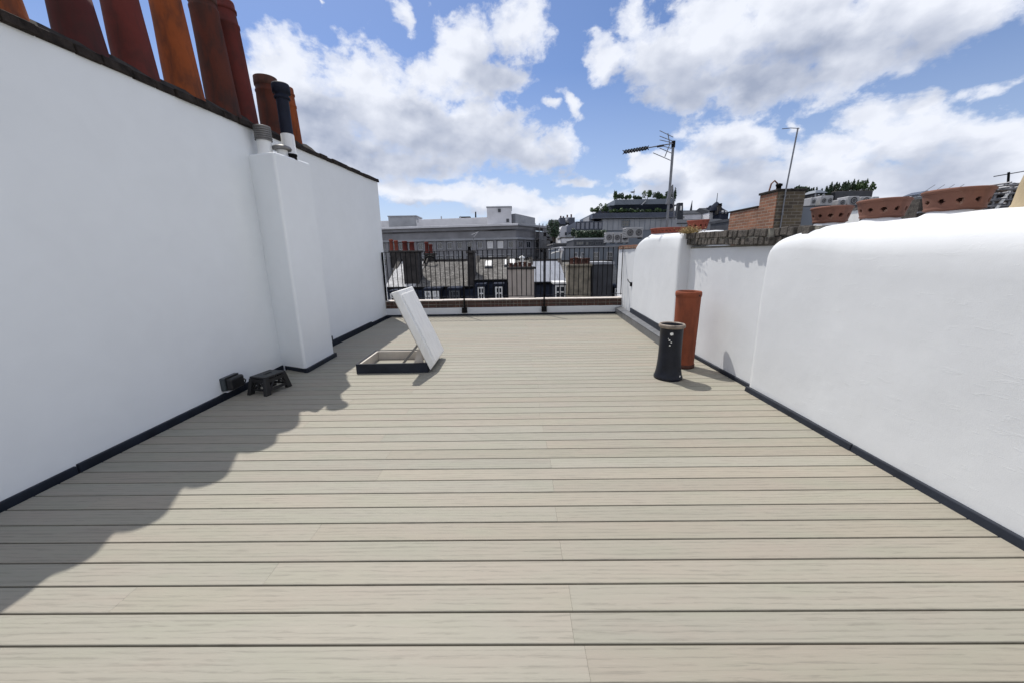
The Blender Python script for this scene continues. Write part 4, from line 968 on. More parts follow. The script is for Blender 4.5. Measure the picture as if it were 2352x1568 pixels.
    # scaffold with netting on the returning side
    sc_ = Thing('scaffolding', fb.P(fb.L*.7, GZ), 'netted scaffolding on the receding side of the long stone building', 'scaffolding')
    tubes = MB(); nets = MB()
    for i in range(7):
        a0 = fb.L*.42+fb.L*.58*i/6
        for d in (.55, 1.5): tubes.tube([fb.P(a0, GZ, d), fb.P(a0, zc+.3, d)], .05, 6)
    for z in [zc-.5-2.0*k for k in range(6)]:
        for d in (.6, 1.45): tubes.tube([fb.P(fb.L*.4, z, d), fb.P(fb.L+.3, z, d)], .045, 6)
    sc_.part('tubes', tubes, M['scaffold'])
    for k in range(6):
        z = zc-.55-2.0*k; fb.slab(nets, fb.L*.42, fb.L, z-.08, z-.03, .62, 1.4)
    sc_.part('boards', nets, M['board'])
    nt_ = MB(); rows = 14
    for i in range(6):
        for k in range(rows):
            if (i*7+k*3) % 5 in (0,): continue
            a0 = fb.L*.42+fb.L*.58*i/6; z1 = zc-.6-k*.75
            nt_.add([fb.P(a0+.05, z1-.74, 1.56), fb.P(a0+fb.L*.58/6-.05, z1-.74, 1.56+.04*((i+k) % 3)), fb.P(a0+fb.L*.58/6-.05, z1, 1.56), fb.P(a0+.05, z1, 1.58)], [(0, 1, 2, 3)])
    sc_.part('netting', nt_, M['net'])
poly_building()

# ------------------------------------------------------------------ generic boxes seen over the rooftops
def block(name, xa, xb, yt, Y, depth, mat, label, cat='building', group=None, roof=None, zbase=GZ, cop=None):
    xm = (xa+xb)/2; x0, x1 = W(xa, yt, Y).x, W(xb, yt, Y).x; z1 = W(xm, yt, Y).z
    t = Thing(name, ((x0+x1)/2, Y, zbase), label, cat, group)
    t.part('wall', MB().box(x0, x1, Y, Y+depth, zbase, z1), mat)
    t.part('roof', MB().box(x0-.06, x1+.06, Y-.06, Y+depth+.06, z1+.003, z1+.2), cop or roof or M['roof_felt'])
    t.x0, t.x1, t.z1, t.Y = x0, x1, z1, Y; t.w = Wall((x0, Y), (x1, Y)); return t
def win_at(t, x, y0, y1, wpx, frame, pane, bars=(1, 1), fw=.09):
    Y = t.Y; a = W(x, y1, Y); b = W(x, y0, Y); window(t, t.w, a.x-t.x0, a.z, wpx*Y*1.02/LENS_PX, b.z-a.z, frame, pane, fw, bars, .06)
t = block('flat_roof_block', 1287, 1452, 570, 40, 12, M['blue_grey'], 'blue grey flat roofed block with dark windows behind the street houses', roof=M['stone_mid'])
for x in (1369, 1400, 1430): win_at(t, x, 579, 600, 14, M['stone_mid'], M['glass'])
for x in (1322, 1338): win_at(t, x, 580, 598, 8, M['stone_mid'], M['glass'])
t = block('flat_roof_block', 1318, 1392, 551, 46, 6, M['charcoal'], 'dark roof terrace wall in front of the clipped hedge', roof=M['stone_mid'])
for k in range(3): win_at(t, 1332+22*k, 555, 564, 17, M['frame_dark'], M['glass'], (2, 0))
hb = W(1356, 549, 47); t = Thing('hedge', hb, 'long dark clipped hedge on the roof terrace below the blue glazing', 'hedge'); mb = MB(); rng = random.Random(6)
hx0, hx1 = W(1322, 549, 47).x, W(1391, 549, 47).x; hz0, hz1 = W(1356, 550, 47).z, W(1356, 530, 47).z
for i in range(3600):
    p = Vector((rng.uniform(hx0, hx1), 47+rng.uniform(-.5, .5), rng.uniform(hz0, hz1))); q = Vector((rng.uniform(-1, 1), rng.uniform(-1, 1), rng.uniform(-1, 1))).normalized()*.09; r = q.orthogonal()*.7
    mb.add([p-q, p+r, p+q, p-r], [(0, 1, 2, 3)])
t.part('foliage', mb, M['leaf_dark']); mb = MB().box(hx0+.1, hx1-.1, 46.75, 47.25, hz0-.6, hz1-.25); t.part('branches', mb, M['bark'])
def ac_unit(xa, xb, yt, yb, Y, label, group, fans=1, depth=.7):
    p, q = W(xa, yb, Y), W(xb, yb, Y); z1 = W((xa+xb)/2, yt, Y).z; x0, x1, z0 = p.x, q.x, p.z
    t = Thing('condenser_unit', ((x0+x1)/2, Y+depth/2, z0), label, 'air conditioner', group)
    t.part('casing', MB().box(x0, x1, Y, Y+depth, z0+.1, z1), M['ac_grey'], bevel=.03)
    mb = MB().box(x0+.05, x0+.15, Y+.05, Y+depth-.05, z0, z0+.098).box(x1-.15, x1-.05, Y+.05, Y+depth-.05, z0, z0+.098); t.part('feet', mb, M['black_paint'])
    for k in range(fans):
        cx = x0+(x1-x0)*(k+.5)/fans; cz = (z0+z1)/2+.05; r = min((x1-x0)/fans, z1-z0)*.38; n = 20
        vs = [(cx, Y-.02, cz)]+[(cx+r*math.cos(2*PI*i/n), Y-.012, cz+r*math.sin(2*PI*i/n)) for i in range(n)]
        f = t.part('fan', MB().add(vs, [(0, 1+(i+1) % n, 1+i) for i in range(n)]), M['ac_fan'])
        mb = MB()
        for rr in (r*1.03, r*.7, r*.4): mb.tube([(cx+rr*math.cos(2*PI*i/n), Y-.035, cz+rr*math.sin(2*PI*i/n)) for i in range(n+1)], r*.045, 5, False)
        t.part('grille', mb, M['ac_grey'], parent=f)
    mb = MB(); nl = 5
    for k in range(nl):
        zz = z0+.18+(z1-z0-.25)*k/nl; mb.box(x0-.012, x0+.002, Y+.08, Y+depth-.08, zz, zz+(z1-z0)*.08)
    t.part('louvres', mb, M['ac_fan'])
    return t
ac_unit(1390, 1407, 534.5, 560, 41.5, 'tall grey condenser, leftmost of three on the block by the white stack', 'condensers on the block behind the railing')
ac_unit(1409, 1425, 534.5, 560, 41.5, 'grey condenser in the middle of the three behind the railing', 'condensers on the block behind the railing')
ac_unit(1427.5, 1444, 535, 560, 41.5, 'grey condenser, rightmost of three, below the larger twin fan unit', 'condensers on the block behind the railing')
ac_unit(1437, 1476, 523, 549, 38.5, 'large pale twin fan condenser left of the red pierced bowl', 'condensers on the block behind the railing', 2, 1.2)

# the modern blue grey building with roof gardens
def modern():
    Y = 60.0
    t = Thing('modern_building', (W(1440, 560, Y).x, Y+5, GZ), 'stepped blue grey modern building with planted roof terraces and an overhanging roof', 'building')
    def slab(nm, xa, xb, yt, yb, y0, dep, mat, **k):
        p, q = W(xa, yb, y0), W(xb, yb, y0); z1 = W((xa+xb)/2, yt, y0).z
        return t.part(nm, MB().box(p.x, q.x, y0, y0+dep, p.z, z1), mat, **k), Wall((p.x, y0), (q.x, y0)), p.z, z1
    slab('base_storey', 1322, 1556, 530, 640, Y+.3, 12, M['blue_grey'])
    o, w, z0, z1 = slab('glazed_storey', 1323, 1384, 509, 530, Y+.5, 10, M['blue_dark'])
    for k in range(6): window(t, w, w.L*(k+.5)/6, z0+.15, w.L/6*.86, (z1-z0)-.25, M['blue_dark'], M['glass_blue'] if k not in (3, 4) else M['glass_blue'], .07, (0, 0), .07)
    o, w, z0, z1 = slab('grey_storey', 1383, 1553, 503, 530, Y+.35, 11, M['stone_mid'])
    window(t, w, w.L*.315, z0+.5, w.L*.115, 1.0, M['blue_grey'], M['glass'], .1, (1, 1), .06)
    mb = MB()
    for k in range(14): w.slab(mb, w.L*k/14-.02, w.L*k/14+.03, z0, z1, 0, .04)
    t.part('panel_joints', mb, M['blue_grey'])
    slab('side_wing', 1353, 1364, 497, 509, Y+2, 5, M['stone_mid'])
    slab('parapet_band', 1361, 1552, 489, 503, Y, 11, M['blue_dark'], bevel=.04)
    slab('fascia', 1361, 1552, 500.5, 502.5, Y-.12, .11, M['stone_mid'])
    o, w, z0, z1 = slab('upper_storey', 1415, 1548, 476, 490, Y+2.2, 8, M['blue_grey'])
    for k in range(7): window(t, w, w.L*(k+.5)/7, z0+.1, w.L/7*.8, z1-z0-.2, M['blue_dark'], M['glass'], .07, (1, 0), .06)
    p, q = W(1400, 478, Y+.6), W(1557, 476, Y+.6); zt = W(1480, 471.5, Y+.6).z; zb_ = W(1480, 477.5, Y+.6).z; i_ = .9
    mb = MB().hexa([(p.x+i_, Y+1.5, zb_-.25), (q.x-i_, Y+1.5, zb_-.25), (q.x-i_, Y+10, zb_-.25), (p.x+i_, Y+10, zb_-.25), (p.x, Y+.6, zt), (q.x, Y+.6, zt), (q.x, Y+11, zt), (p.x, Y+11, zt)])
    t.part('overhanging_roof', mb, M['blue_dark'])
    o, w, z0, z1 = slab('penthouse_parapet', 1412, 1549, 458, 471.3, Y+1.6, 8, M['blue_grey'], bevel=.03)
    a, b = W(1454, 490, Y+1.2), W(1484, 462, Y+1.2)
    t.part('stair_rail', MB().tube([a, b], .09, 6).tube([a+Vector((0, .9, 0)), b+Vector((0, .9, 0))], .09, 6), M['stone_mid'])
    mb = MB(); mm = b-a
    for k in range(9): mb.obox(a+mm*(k+.5)/9+Vector((0, .45, -.1)), (.16, 0, 0), (0, .4, 0), (0, 0, .03))
    t.part('stair_treads', mb, M['blue_dark'])
modern()
rng = random.Random(21)
spec = [(1412, 459, 20, 1.0), (1424, 459, 13, .9), (1434, 459, 9, .9), (1446, 459, 11, .9), (1457, 459, 9, .9), (1468, 459, 8, .8), (1484, 459, 18, 1.1), (1505, 459, 15, 1.0), (1511, 459, 17, .9), (1524, 459, 12, .9), (1535, 459, 18, .9), (1548, 462, 30, .9)]
desc = ['at the far left end', 'next to the left end one', 'low, under the satellite pole', 'low and wide, under the satellite pole', 'low, left of the stair', 'smallest of the row', 'tall and bushy by the stair head', 'dark, right of the stair head', 'pointed, left of the mast', 'low, just left of the mast', 'right behind the mast', 'tall, right of the mast']
for i, (x, y, h, w) in enumerate(spec):
    k = 60/LENS_PX
    shrub(W(x, y+1, 62.2), 14*k*w, h*k*1.15, 'shrub on the topmost roof garden, %s' % desc[i], 'shrubs on the top roof garden', M['leaf_dark'] if i % 3 else M['leaf_mid'], 420, .13, 'ball' if i not in (0, 8, 11) else 'cone', 4, 30+i)
spec = [(1363, 489, 11), (1372, 489, 13), (1384, 489, 18), (1394, 489, 12), (1404, 489, 8), (1416, 489, 7), (1430, 489, 9), (1444, 489, 9), (1458, 489, 7), (1470, 489, 9), (1484, 489, 8), (1500, 489, 8), (1514, 489, 10), (1527, 489, 8)]
desc = ['the leftmost', 'second from the left end', 'the tallest', 'right of the tallest', 'under the roof overhang tip', 'small, just right of the overhang tip', 'trailing, left of centre', 'trailing, at the centre', 'low, at the foot of the stair', 'just right of the stair foot', 'low, under the dark glazing', 'low, left of the mast', 'bushy, beside the mast', 'right of the mast']
for i, (x, y, h) in enumerate(spec):
    k = 60/LENS_PX
    shrub(W(x, y+1, 60.6), 14*k, h*k*1.15, 'shrub on the lower roof terrace, %s' % desc[i], 'shrubs on the lower roof terrace', M['leaf_dark'] if i % 2 else M['leaf_mid'], 300, .12, 'ball', 4, 60+i)
t = Thing('satellite_pole', W(1455, 460, 63), 'thin pole with small dish above the roof garden shrubs', 'aerial')
t.part('pole', MB().tube([W(1455, 461, 63), W(1457, 436, 63)], .05, 6), M['stone_mid']); t.part('dish', MB().lathe([(.02, 0), (.25, .06), (.38, .2)], 12, tuple(W(1453, 444, 63))), M['stone_mid'])

# roofs in the gap between the stone and the modern building
def gable(xa, xb, ye, yr_, Y, depth, wall, roof, label, group=None, win=()):
    x0, x1 = W(xa, ye, Y).x, W(xb, ye, Y).x; ze = W((xa+xb)/2, ye, Y).z; zr_ = W((xa+xb)/2, yr_, Y+depth/2).z
    t = Thing('terraced_house', ((x0+x1)/2, Y, GZ), label, 'house', group)
    t.part('wall', MB().box(x0, x1, Y, Y+depth, GZ, ze), wall)
    ym = Y+depth/2
    mb = MB().add([(x0-.1, Y-.2, ze), (x1+.1, Y-.2, ze), (x1+.1, ym, zr_), (x0-.1, ym, zr_), (x0-.1, Y+depth+.2, ze), (x1+.1, Y+depth+.2, ze), (x0-.1, Y-.2, ze-.15), (x1+.1, Y-.2, ze-.15), (x1+.1, Y+depth+.2, ze-.15), (x0-.1, Y+depth+.2, ze-.15)],
                  [(0, 1, 2, 3), (3, 2, 5, 4), (6, 7, 1, 0), (7, 8, 5, 2, 1), (8, 9, 4, 5), (9, 6, 0, 3, 4), (9, 8, 7, 6)])
    t.part('roof', mb, roof); t.x0, t.x1, t.z1, t.Y = x0, x1, ze, Y; t.w = Wall((x0, Y), (x1, Y)); t.zr = zr_; t.ym = ym
    for q in win: win_at(t, *q)
    return t
t = gable(1268, 1322, 512, 505, 100, 14, M['slate_dark'], M['slate_dark'], 'dark roofed terrace in the gap left of the modern building', 'far houses in the gap')
t.part('dormers', MB().box(t.x0+2, t.x0+3.4, 99.6, 103, t.z1-.4, t.z1+1.2).box(t.x0+4.4, t.x0+5.8, 99.6, 103, t.z1-.4, t.z1+1.2), M['blue_dark'])
far_stack(t, 1286, 1296, 502, 104, M['stack_dark'], [1288, 1294], 1.2, pot_mat=M['terra_sooty'], pot_h=4, yb=520, pr=.25); far_stack(t, 1301, 1314, 501, 104, M['stone_pale'], [1303, 1312], 1.2, pot_mat=M['terra_sooty'], pot_h=6, yb=520, pr=.25)
t = Thing('terraced_house', W(1300, 560, 72), 'house with white stuccoed gable end in the gap', 'house', 'far houses in the gap')
a, b, c = W(1283, 548, 72), W(1310, 548, 72), W(1291, 520, 72)
mb = MB(); vs = [(a.x, 72, GZ), (b.x, 72, GZ), (b.x, 72, b.z), (c.x+1.2, 72, c.z), (c.x, 72, c.z), (a.x, 72, a.z+1)]; n = 6
mb.add(vs+[(x, 80, z) for x, y, z in vs], [tuple(range(6)), tuple(range(6, 12))[::-1]]+[(i, i+6, (i+1) % 6+6, (i+1) % 6) for i in range(6)])
t.part('wall', mb, M['stone_pale']); t.w = Wall((a.x, 72), (b.x, 72)); t.x0 = a.x; t.Y = 72; win_at(t, 1300, 534, 541, 5, M['frame_dark'], M['glass'], (0, 0))
t.part('roof', MB().hexa([(c.x+1.0, 71.8, c.z+.02), (b.x+.3, 71.8, b.z+.02), (b.x+.3, 80.2, b.z+.02), (c.x+1.0, 80.2, c.z+.02), (c.x+1.1, 71.8, c.z+.3), (b.x+.5, 71.8, b.z+.3), (b.x+.5, 80.2, b.z+.3), (c.x+1.1, 80.2, c.z+.3)]), M['slate_blue'])
t = block('flat_roof_block', 1271, 1323, 562, 55, 9, M['charcoal'], 'dark low block in the gap under the pale rubble roof', roof=M['roof_felt'])
t = block('flat_roof_block', 1291, 1318, 548, 56.5, 5, M['stone_pale'], 'pale sunlit rooftop hut in the gap left of the hedge', zbase=W(1300, 575, 56.5).z, roof=M['slate_pale'])
shrub(W(1274, 556, 58), 1.6, 3.4, 'dark green tree in the gap right of the stone building', None, M['leaf_dark'], 900, .16, 'ball', 6, 5, 'tree', 'tree')
shrub(W(1316, 548, 57), 1.0, 1.6, 'small green shrub left of the clipped hedge', None, M['leaf_dark'], 400, .12, 'ball', 4, 6)
t = Thing('roof_bracket', W(1288, 602, 38), 'white rooftop frame with a small round vent above the pale blue roof', 'vent')
t.part('leg', MB().tube([W(1284, 612, 38), W(1291, 575, 38)], .10, 6), M['frame_white']); t.part('arm', MB().tube([W(1266, 583, 38), W(1278, 579, 38), W(1291, 578, 38)], .06, 6), M['frame_white'])
t.part('vent_head', MB().lathe([(.25, 0), (.28, .12), (.1, .4)], 12, tuple(W(1289, 577, 38))), M['stone_pale'])

# far terraces on the rise, right of the mast
t = gable(1540, 1612, 492, 484, 112, 12, M['stone_pale'], M['slate_dark'], 'far pale terrace with square mansard tower right of the mast', 'far terraces on the skyline', [(1557, 497, 503, 5, M['frame_white'], M['glass']), (1570, 497, 503, 5, M['frame_white'], M['glass'])])
p = W(1556, 485, 110); q = W(1571, 485, 110); zt = W(1563, 466, 110).z
t.part('tower', MB().hexa([(p.x, 110, p.z-3), (q.x, 110, p.z-3), (q.x, 112, p.z-3), (p.x, 112, p.z-3), (p.x+.3, 110.3, zt), (q.x-.3, 110.3, zt), (q.x-.3, 111.7, zt), (p.x+.3, 111.7, zt)]), M['slate_dark'])
t.part('tower_window', MB().box(p.x+.7, q.x-.7, 109.85, 110.1, p.z+.1, p.z+1.3), M['frame_white'])
t = gable(1612, 1632, 489, 483, 114, 12, M['stone_mid'], M['slate_dark'], 'far grey terrace with a thin spire on the skyline', 'far terraces on the skyline', [(1617, 496, 502, 4, M['frame_white'], M['glass']), (1626, 496, 502, 4, M['frame_white'], M['glass'])])
a, b = W(1586.5, 484, 118), W(1590, 461, 118); t.part('spire', MB().tube([a-Vector((0, 0, 1)), b], [.45, .05], 6), M['slate_dark'])
far_stack(t, 1613, 1620, 484, 116, M['stack_dark'], [1615, 1618], 1.5, pot_mat=M['terra_sooty'], pot_h=4, yb=500, pr=.28); far_stack(t, 1622, 1630, 482, 116, M['stack_dark'], [1624, 1628], 1.5, pot_mat=M['terra_sooty'], pot_h=4, yb=500, pr=.28)
t = gable(1630, 1656, 487, 478, 108, 12, M['stone_pale'], M['slate_dark'], 'far house with dark dome and finial on the skyline', 'far terraces on the skyline', [(1640, 491, 497, 4, M['frame_white'], M['glass'])])
p = W(1644, 485, 107); t.part('dome', MB().lathe([(1.6, 0), (1.5, .6), (1.1, 1.5), (.5, 2.1), (.1, 2.4), (.06, 4.6)], 16, tuple(p)), M['slate_navy'])
t = gable(1656, 1674, 489, 472, 104, 12, M['slate_navy'], M['slate_navy'], 'far navy slate house with two small white windows beside the brick chimney', 'far terraces on the skyline', [(1659.5, 484, 491, 4.2, M['frame_white'], M['blind'], (0, 0)), (1667.5, 484, 491, 4.2, M['frame_white'], M['blind'], (0, 0))])
far_stack(t, 1650, 1658, 474, 105, M['stack_dark'], [1652, 1656], 1.5, pot_mat=M['black_paint'], pot_h=5, yb=500, pr=.3)
t = gable(1540, 1685, 512, 504, 80, 12, M['stone_mid'], M['slate_dark'], 'long pale terrace roof below the skyline houses', 'far terraces on the skyline', [(1640, 510, 516, 6, M['frame_white'], M['glass']), (1660, 510, 516, 6, M['frame_white'], M['glass'])])
t = gable(1618, 1690, 530, 513, 36, 6, M['slate_dark'], M['slate_dark'], 'dark slate roof directly behind the brick coping, left of the brick chimney')

# ------------------------------------------------------------------ plant roof and garden to the right of the brick chimney
PY = 22.0
t = block('flat_roof_block', 1846, 2060, 481, PY, 10, M['charcoal'], 'dark flat roof carrying the row of condensers and the planted trees', roof=M['charcoal'])
zt = t.z1+.2
def on_roof(xa, xb, yt, label, fans, Y=PY+.6, depth=.8):
    yb = 1600; p = W(xa, 470, Y); q = W(xb, 470, Y); z1 = W((xa+xb)/2, yt, Y).z
    zz = zt
    t_ = Thing('condenser_unit', ((p.x+q.x)/2, Y+depth/2, zz), label, 'air conditioner', 'condensers on the dark plant roof')
    x0, x1 = p.x, q.x
    t_.part('casing', MB().box(x0, x1, Y, Y+depth, zz+.08, z1), M['ac_grey'], bevel=.04)
    t_.part('feet', MB().box(x0+.04, x0+.14, Y+.05, Y+depth-.05, zz, zz+.078).box(x1-.14, x1-.04, Y+.05, Y+depth-.05, zz, zz+.078), M['black_paint'])
    n = 18
    for k in range(fans):
        cx = x0+(x1-x0)*(k+.5)/fans; cz = (zz+z1)/2+.04; r = min((x1-x0)/fans, z1-zz)*.36
        vs = [(cx, Y-.02, cz)]+[(cx+r*math.cos(2*PI*i/n), Y-.01, cz+r*math.sin(2*PI*i/n)) for i in range(n)]
        f = t_.part('fan', MB().add(vs, [(0, 1+(i+1) % n, 1+i) for i in range(n)]), M['ac_fan'])
        mb = MB()
        for rr in (r*1.04, r*.55): mb.tube([(cx+rr*math.cos(2*PI*i/n), Y-.03, cz+rr*math.sin(2*PI*i/n)) for i in range(n+1)], r*.05, 5, False)
        t_.part('grille', mb, M['ac_grey'], parent=f)
on_roof(1862, 1874, 454, 'narrow pale condenser, leftmost on the plant roof beside the brick chimney', 1)
on_roof(1884, 1912, 450, 'wide pale twin fan condenser on the plant roof, second from the left', 2)
on_roof(1925, 1944, 459, 'lowest condenser, half height, in the middle of the plant roof', 1)
on_roof(1946, 1972, 451, 'dark fronted condenser right of the lowest one', 1)
on_roof(1976, 1998, 452, 'pale condenser above the middle clay bowl, fourth full height unit', 1)
on_roof(2003, 2017, 452, 'small pale condenser at the right end of the plant roof row', 1)
gy = 26.0
def planter(xa, xb, yt, label):
    p, q = W(xa, 470, gy), W(xb, 470, gy); z1 = W((xa+xb)/2, yt, gy).z
    t_ = Thing('planter', ((p.x+q.x)/2, gy+.5, zt), label, 'planter', 'planters on the dark plant roof')
    t_.part('trough', MB().box(p.x, q.x, gy, gy+1.0, zt, z1-.06), M['charcoal'], bevel=.03); t_.part('soil', MB().box(p.x+.05, q.x-.05, gy+.05, gy+.95, z1-.058, z1-.03), M['bark'])
    return z1
z1 = planter(1915, 2000, 437, 'long dark planter with the tall grassy trees behind the condensers')
z2 = planter(1830, 1866, 441, 'dark planter box close behind the brick chimney')
z3 = planter(1868, 1910, 447, 'lower planter between the two taller ones')
k = gy/LENS_PX
for i, (x, w, h, zz, lab, shp) in enumerate(((1835, 18, 18, z2, 'feathery tree, leftmost, rising over the brick chimney', 'cone'), (1846, 15, 14, z2, 'bushy tree just right of the brick chimney top', 'ball'), (1870, 14, 22, z3, 'slim tree in the lower planter', 'cone'), (1900, 14, 26, z3, 'upright tree left of the dense grassy clump', 'cone'),
        (1928, 26, 26, z1, 'dense tree at the left of the long planter', 'ball'), (1950, 24, 25, z1, 'dense tree in the middle of the long planter', 'ball'), (1968, 22, 22, z1, 'fuller green tree right of the middle of the long planter', 'ball'), (1986, 26, 26, z1, 'greenest tree at the right end of the long planter', 'ball'))):
    p = W(x, 440, gy+.5)
    shp = 'cone' if i not in (1, 6) else 'ball'
    shrub((p.x, gy+.5, zz-.05), w*k*1.25, (h*1.08 if i > 3 else h*1.1)*k, lab, 'trees on the dark plant roof', M['leaf_mid'] if i in (6, 7) else M['leaf_dark'], 900, .06, shp, 6, 90+i, 'tree', 'tree')
t = Thing('pergola', (W(1882, 447, 25).x, 25.2, zt), 'small grey glass roofed shelter between the trees on the plant roof', 'shelter')
p, q = W(1873, 447, 24.8), W(1895, 447, 24.8); za = W(1884, 444, 24.8).z; zb_ = W(1884, 436, 24.8).z; mb = MB()
for x in (p.x, q.x-.06): mb.box(x, x+.06, 24.8, 24.86, zt, za).box(x, x+.06, 25.8, 25.86, zt, za)
t.part('posts', mb, M['stone_mid']); t.part('roof', MB().hexa([(p.x-.1, 24.7, za), (q.x+.1, 24.7, za), (q.x+.1, 25.9, za), (p.x-.1, 25.9, za), (p.x+.15, 25.0, zb_), (q.x-.15, 25.0, zb_), (q.x-.15, 25.6, zb_), (p.x+.15, 25.6, zb_)]), M['blue_grey'])
# low dark ridge and far roof
t = gable(2000, 2085, 470, 456, 30, 8, M['slate_dark'], M['slate_dark'], 'dark ridge roof between the condensers and the white attic')
# white attic with solar panels
AY = 15.0
t = Thing('attic', (W(2092, 470, AY).x, AY, GZ), 'white sloping attic wall with handrail between the clay bowls', 'building')
a, b, c, d = W(2072, 500, AY), W(2089, 467, AY), W(2128, 466, AY), W(2140, 500, AY)
mb = MB().hexa([(a.x, AY, GZ), (d.x+6, AY, GZ), (d.x+6, AY+5, GZ), (a.x, AY+5, GZ), (b.x, AY+.6, b.z), (c.x+6, AY+.6, c.z), (c.x+6, AY+4, c.z), (b.x, AY+4, b.z)]); t.part('wall', mb, M['white_paint'])
t.part('roof', MB().box(b.x-.05, c.x+6.1, AY+.5, AY+4.1, b.z+.003, b.z+.1), M['slate_pale'])
mb = MB()
for x in (2100, 2106): mb.tube([W(x, 500, AY-.1), W(x+5, 464, AY+.3), W(x+9, 460, AY+.5)], .03, 6)
t.part('handrail', mb, M['galv']); t.part('base_flashing', MB().box(a.x-.02, W(2106, 500, AY).x, AY-.12, AY-.01, W(2080, 503, AY).z, W(2080, 497, AY).z), M['black_paint'])
px_, qx_ = W(2098, 450, AY+2), W(2270, 450, AY+2)
t.part('upper_roof', MB().hexa([(px_.x, AY+1.2, b.z+.1), (qx_.x, AY+1.2, b.z+.1), (qx_.x, AY+5, b.z+.1), (px_.x, AY+5, b.z+.1), (px_.x+.5, AY+1.9, W(2150, 449, AY+1.9).z), (qx_.x, AY+1.9, W(2150, 445, AY+1.9).z), (qx_.x, AY+5, W(2150, 445, AY+1.9).z), (px_.x+.5, AY+5, W(2150, 449, AY+1.9).z)]), M['slate_dark'])
PZ = W(2150, 448, AY+1.9).z
for i, (x, lab) in enumerate(((2121, 'leftmost tilted solar panel on the white attic roof'), (2143, 'second tilted solar panel from the left on the attic roof'), (2165, 'third tilted solar panel from the left on the attic roof'), (2187, 'tilted solar panel at the right end of the row'))):
    p = W(x, 443, AY+2.4); z0 = PZ+.02; yy = AY+2.4
    tt = Thing('solar_panel', (p.x, yy, z0), lab, 'solar panel', 'tilted panels on the attic roof'); w2 = .21
    tt.part('panel', MB().hexa([(p.x-w2, yy, z0+.04), (p.x+w2, yy, z0+.20), (p.x+w2, yy+.7, z0+.20), (p.x-w2, yy+.7, z0+.04), (p.x-w2-.02, yy, z0+.075), (p.x+w2-.02, yy, z0+.235), (p.x+w2-.02, yy+.7, z0+.235), (p.x-w2-.02, yy+.7, z0+.075)]), M['panel'])
    tt.part('strut', MB().tube([(p.x+w2-.02, yy+.05, z0-.05), (p.x+w2-.02, yy+.05, z0+.2)], .015, 6).tube([(p.x-w2+.02, yy+.05, z0-.05), (p.x-w2+.02, yy+.05, z0+.05)], .015, 6), M['galv'])
    tt.part('stay_rod', MB().tube([(p.x-.02, yy-.02, z0+.16), (p.x+.42, yy-.02, z0+.46)], .010, 6), M['galv'])
# scaffold at the right edge
SY = 8.5
t = Thing('scaffolding', (W(2300, 480, SY).x, SY, 1.0), 'scaffold tower of grey tubes and boards left of the buff pot', 'scaffolding')
tub = MB(); brd = MB(); x0, x1 = W(2252, 480, SY).x, W(2352, 480, SY).x+1.4; rng = random.Random(12)
zt_ = W(2300, 418, SY).z
for i in range(7):
    x = x0+.25+(x1-x0-.25)*i/6
    for y in (SY, SY+1.0): tub.tube([(x, y, 1.0), (x+rng.uniform(-.02, .02), y, zt_-(.25 if i == 0 else 0)+rng.uniform(-.1, .1))], .022, 8)
for y, a0 in ((484, -.1), (474, -.15), (461, 0), (449, .1), (437, .22), (427, .3)):
    z = W(2300, y, SY).z
    for yy in (SY-.05, SY+1.05): tub.tube([(x0+a0+rng.uniform(-.12, .05), yy, z+rng.uniform(-.02, .02)), (x1+.1, yy, z+rng.uniform(.0, .06))], .02, 6)
    for i in range(7): tub.tube([(x0+.27+(x1-x0-.25)*i/6, SY-.2, z+.03), (x0+.27+(x1-x0-.25)*i/6, SY+1.2, z+.03)], .02, 6)
for i in range(4):
    xx = x0+.3+.55*i; tub.tube([(xx, SY+1.08, W(2300, 484, SY).z), (xx+.6, SY+1.08, W(2300, 437, SY).z)], .02, 6)
for y in (467, 440):
    z = W(2300, y, SY).z
    for k in range(4): brd.box(x0+.15+rng.uniform(-.1, .1), x1, SY+.02+.245*k, SY+.25+.245*k, z+.002*k, z+.036+.002*k)
t.part('tubes', tub, M['scaffold']); t.part('boards', brd, M['board'])
t.part('brace', MB().tube([W(2284, 486, SY-.08), W(2318, 440, SY-.08)], .028, 8), M['frame_white'])
t.part('tall_standard', MB().tube([W(2312, 480, SY+.1), W(2317, 396, SY+.1)], .02, 8), M['black_paint'])
t.part('guard_rail', MB().tube([W(2283, 406, SY+.2), W(2352, 394, SY+.2)], .012, 6), M['galv'])
mb = MB(); p = W(2262, 437, SY+.3); mb.box(p.x-.06, p.x+.30, SY+.3, SY+.6, p.z-.25, p.z+.1); t.part('tool_box', mb, M['stone_mid'], bevel=.02)
mb = MB().box(x0+.1, x0+3, SY+1.4, SY+3, -1, W(2300, 452, SY+1.2).z); t.part('wrapped_wall', mb, M['brick_dark'])

# ------------------------------------------------------------------ ground far below
g = MB().add([(-1500, -600, GZ), (1500, -600, GZ), (1500, 3000, GZ), (-1500, 3000, GZ)], [(0, 1, 2, 3)]).build('street', M['ground']); g['kind'] = 'structure'
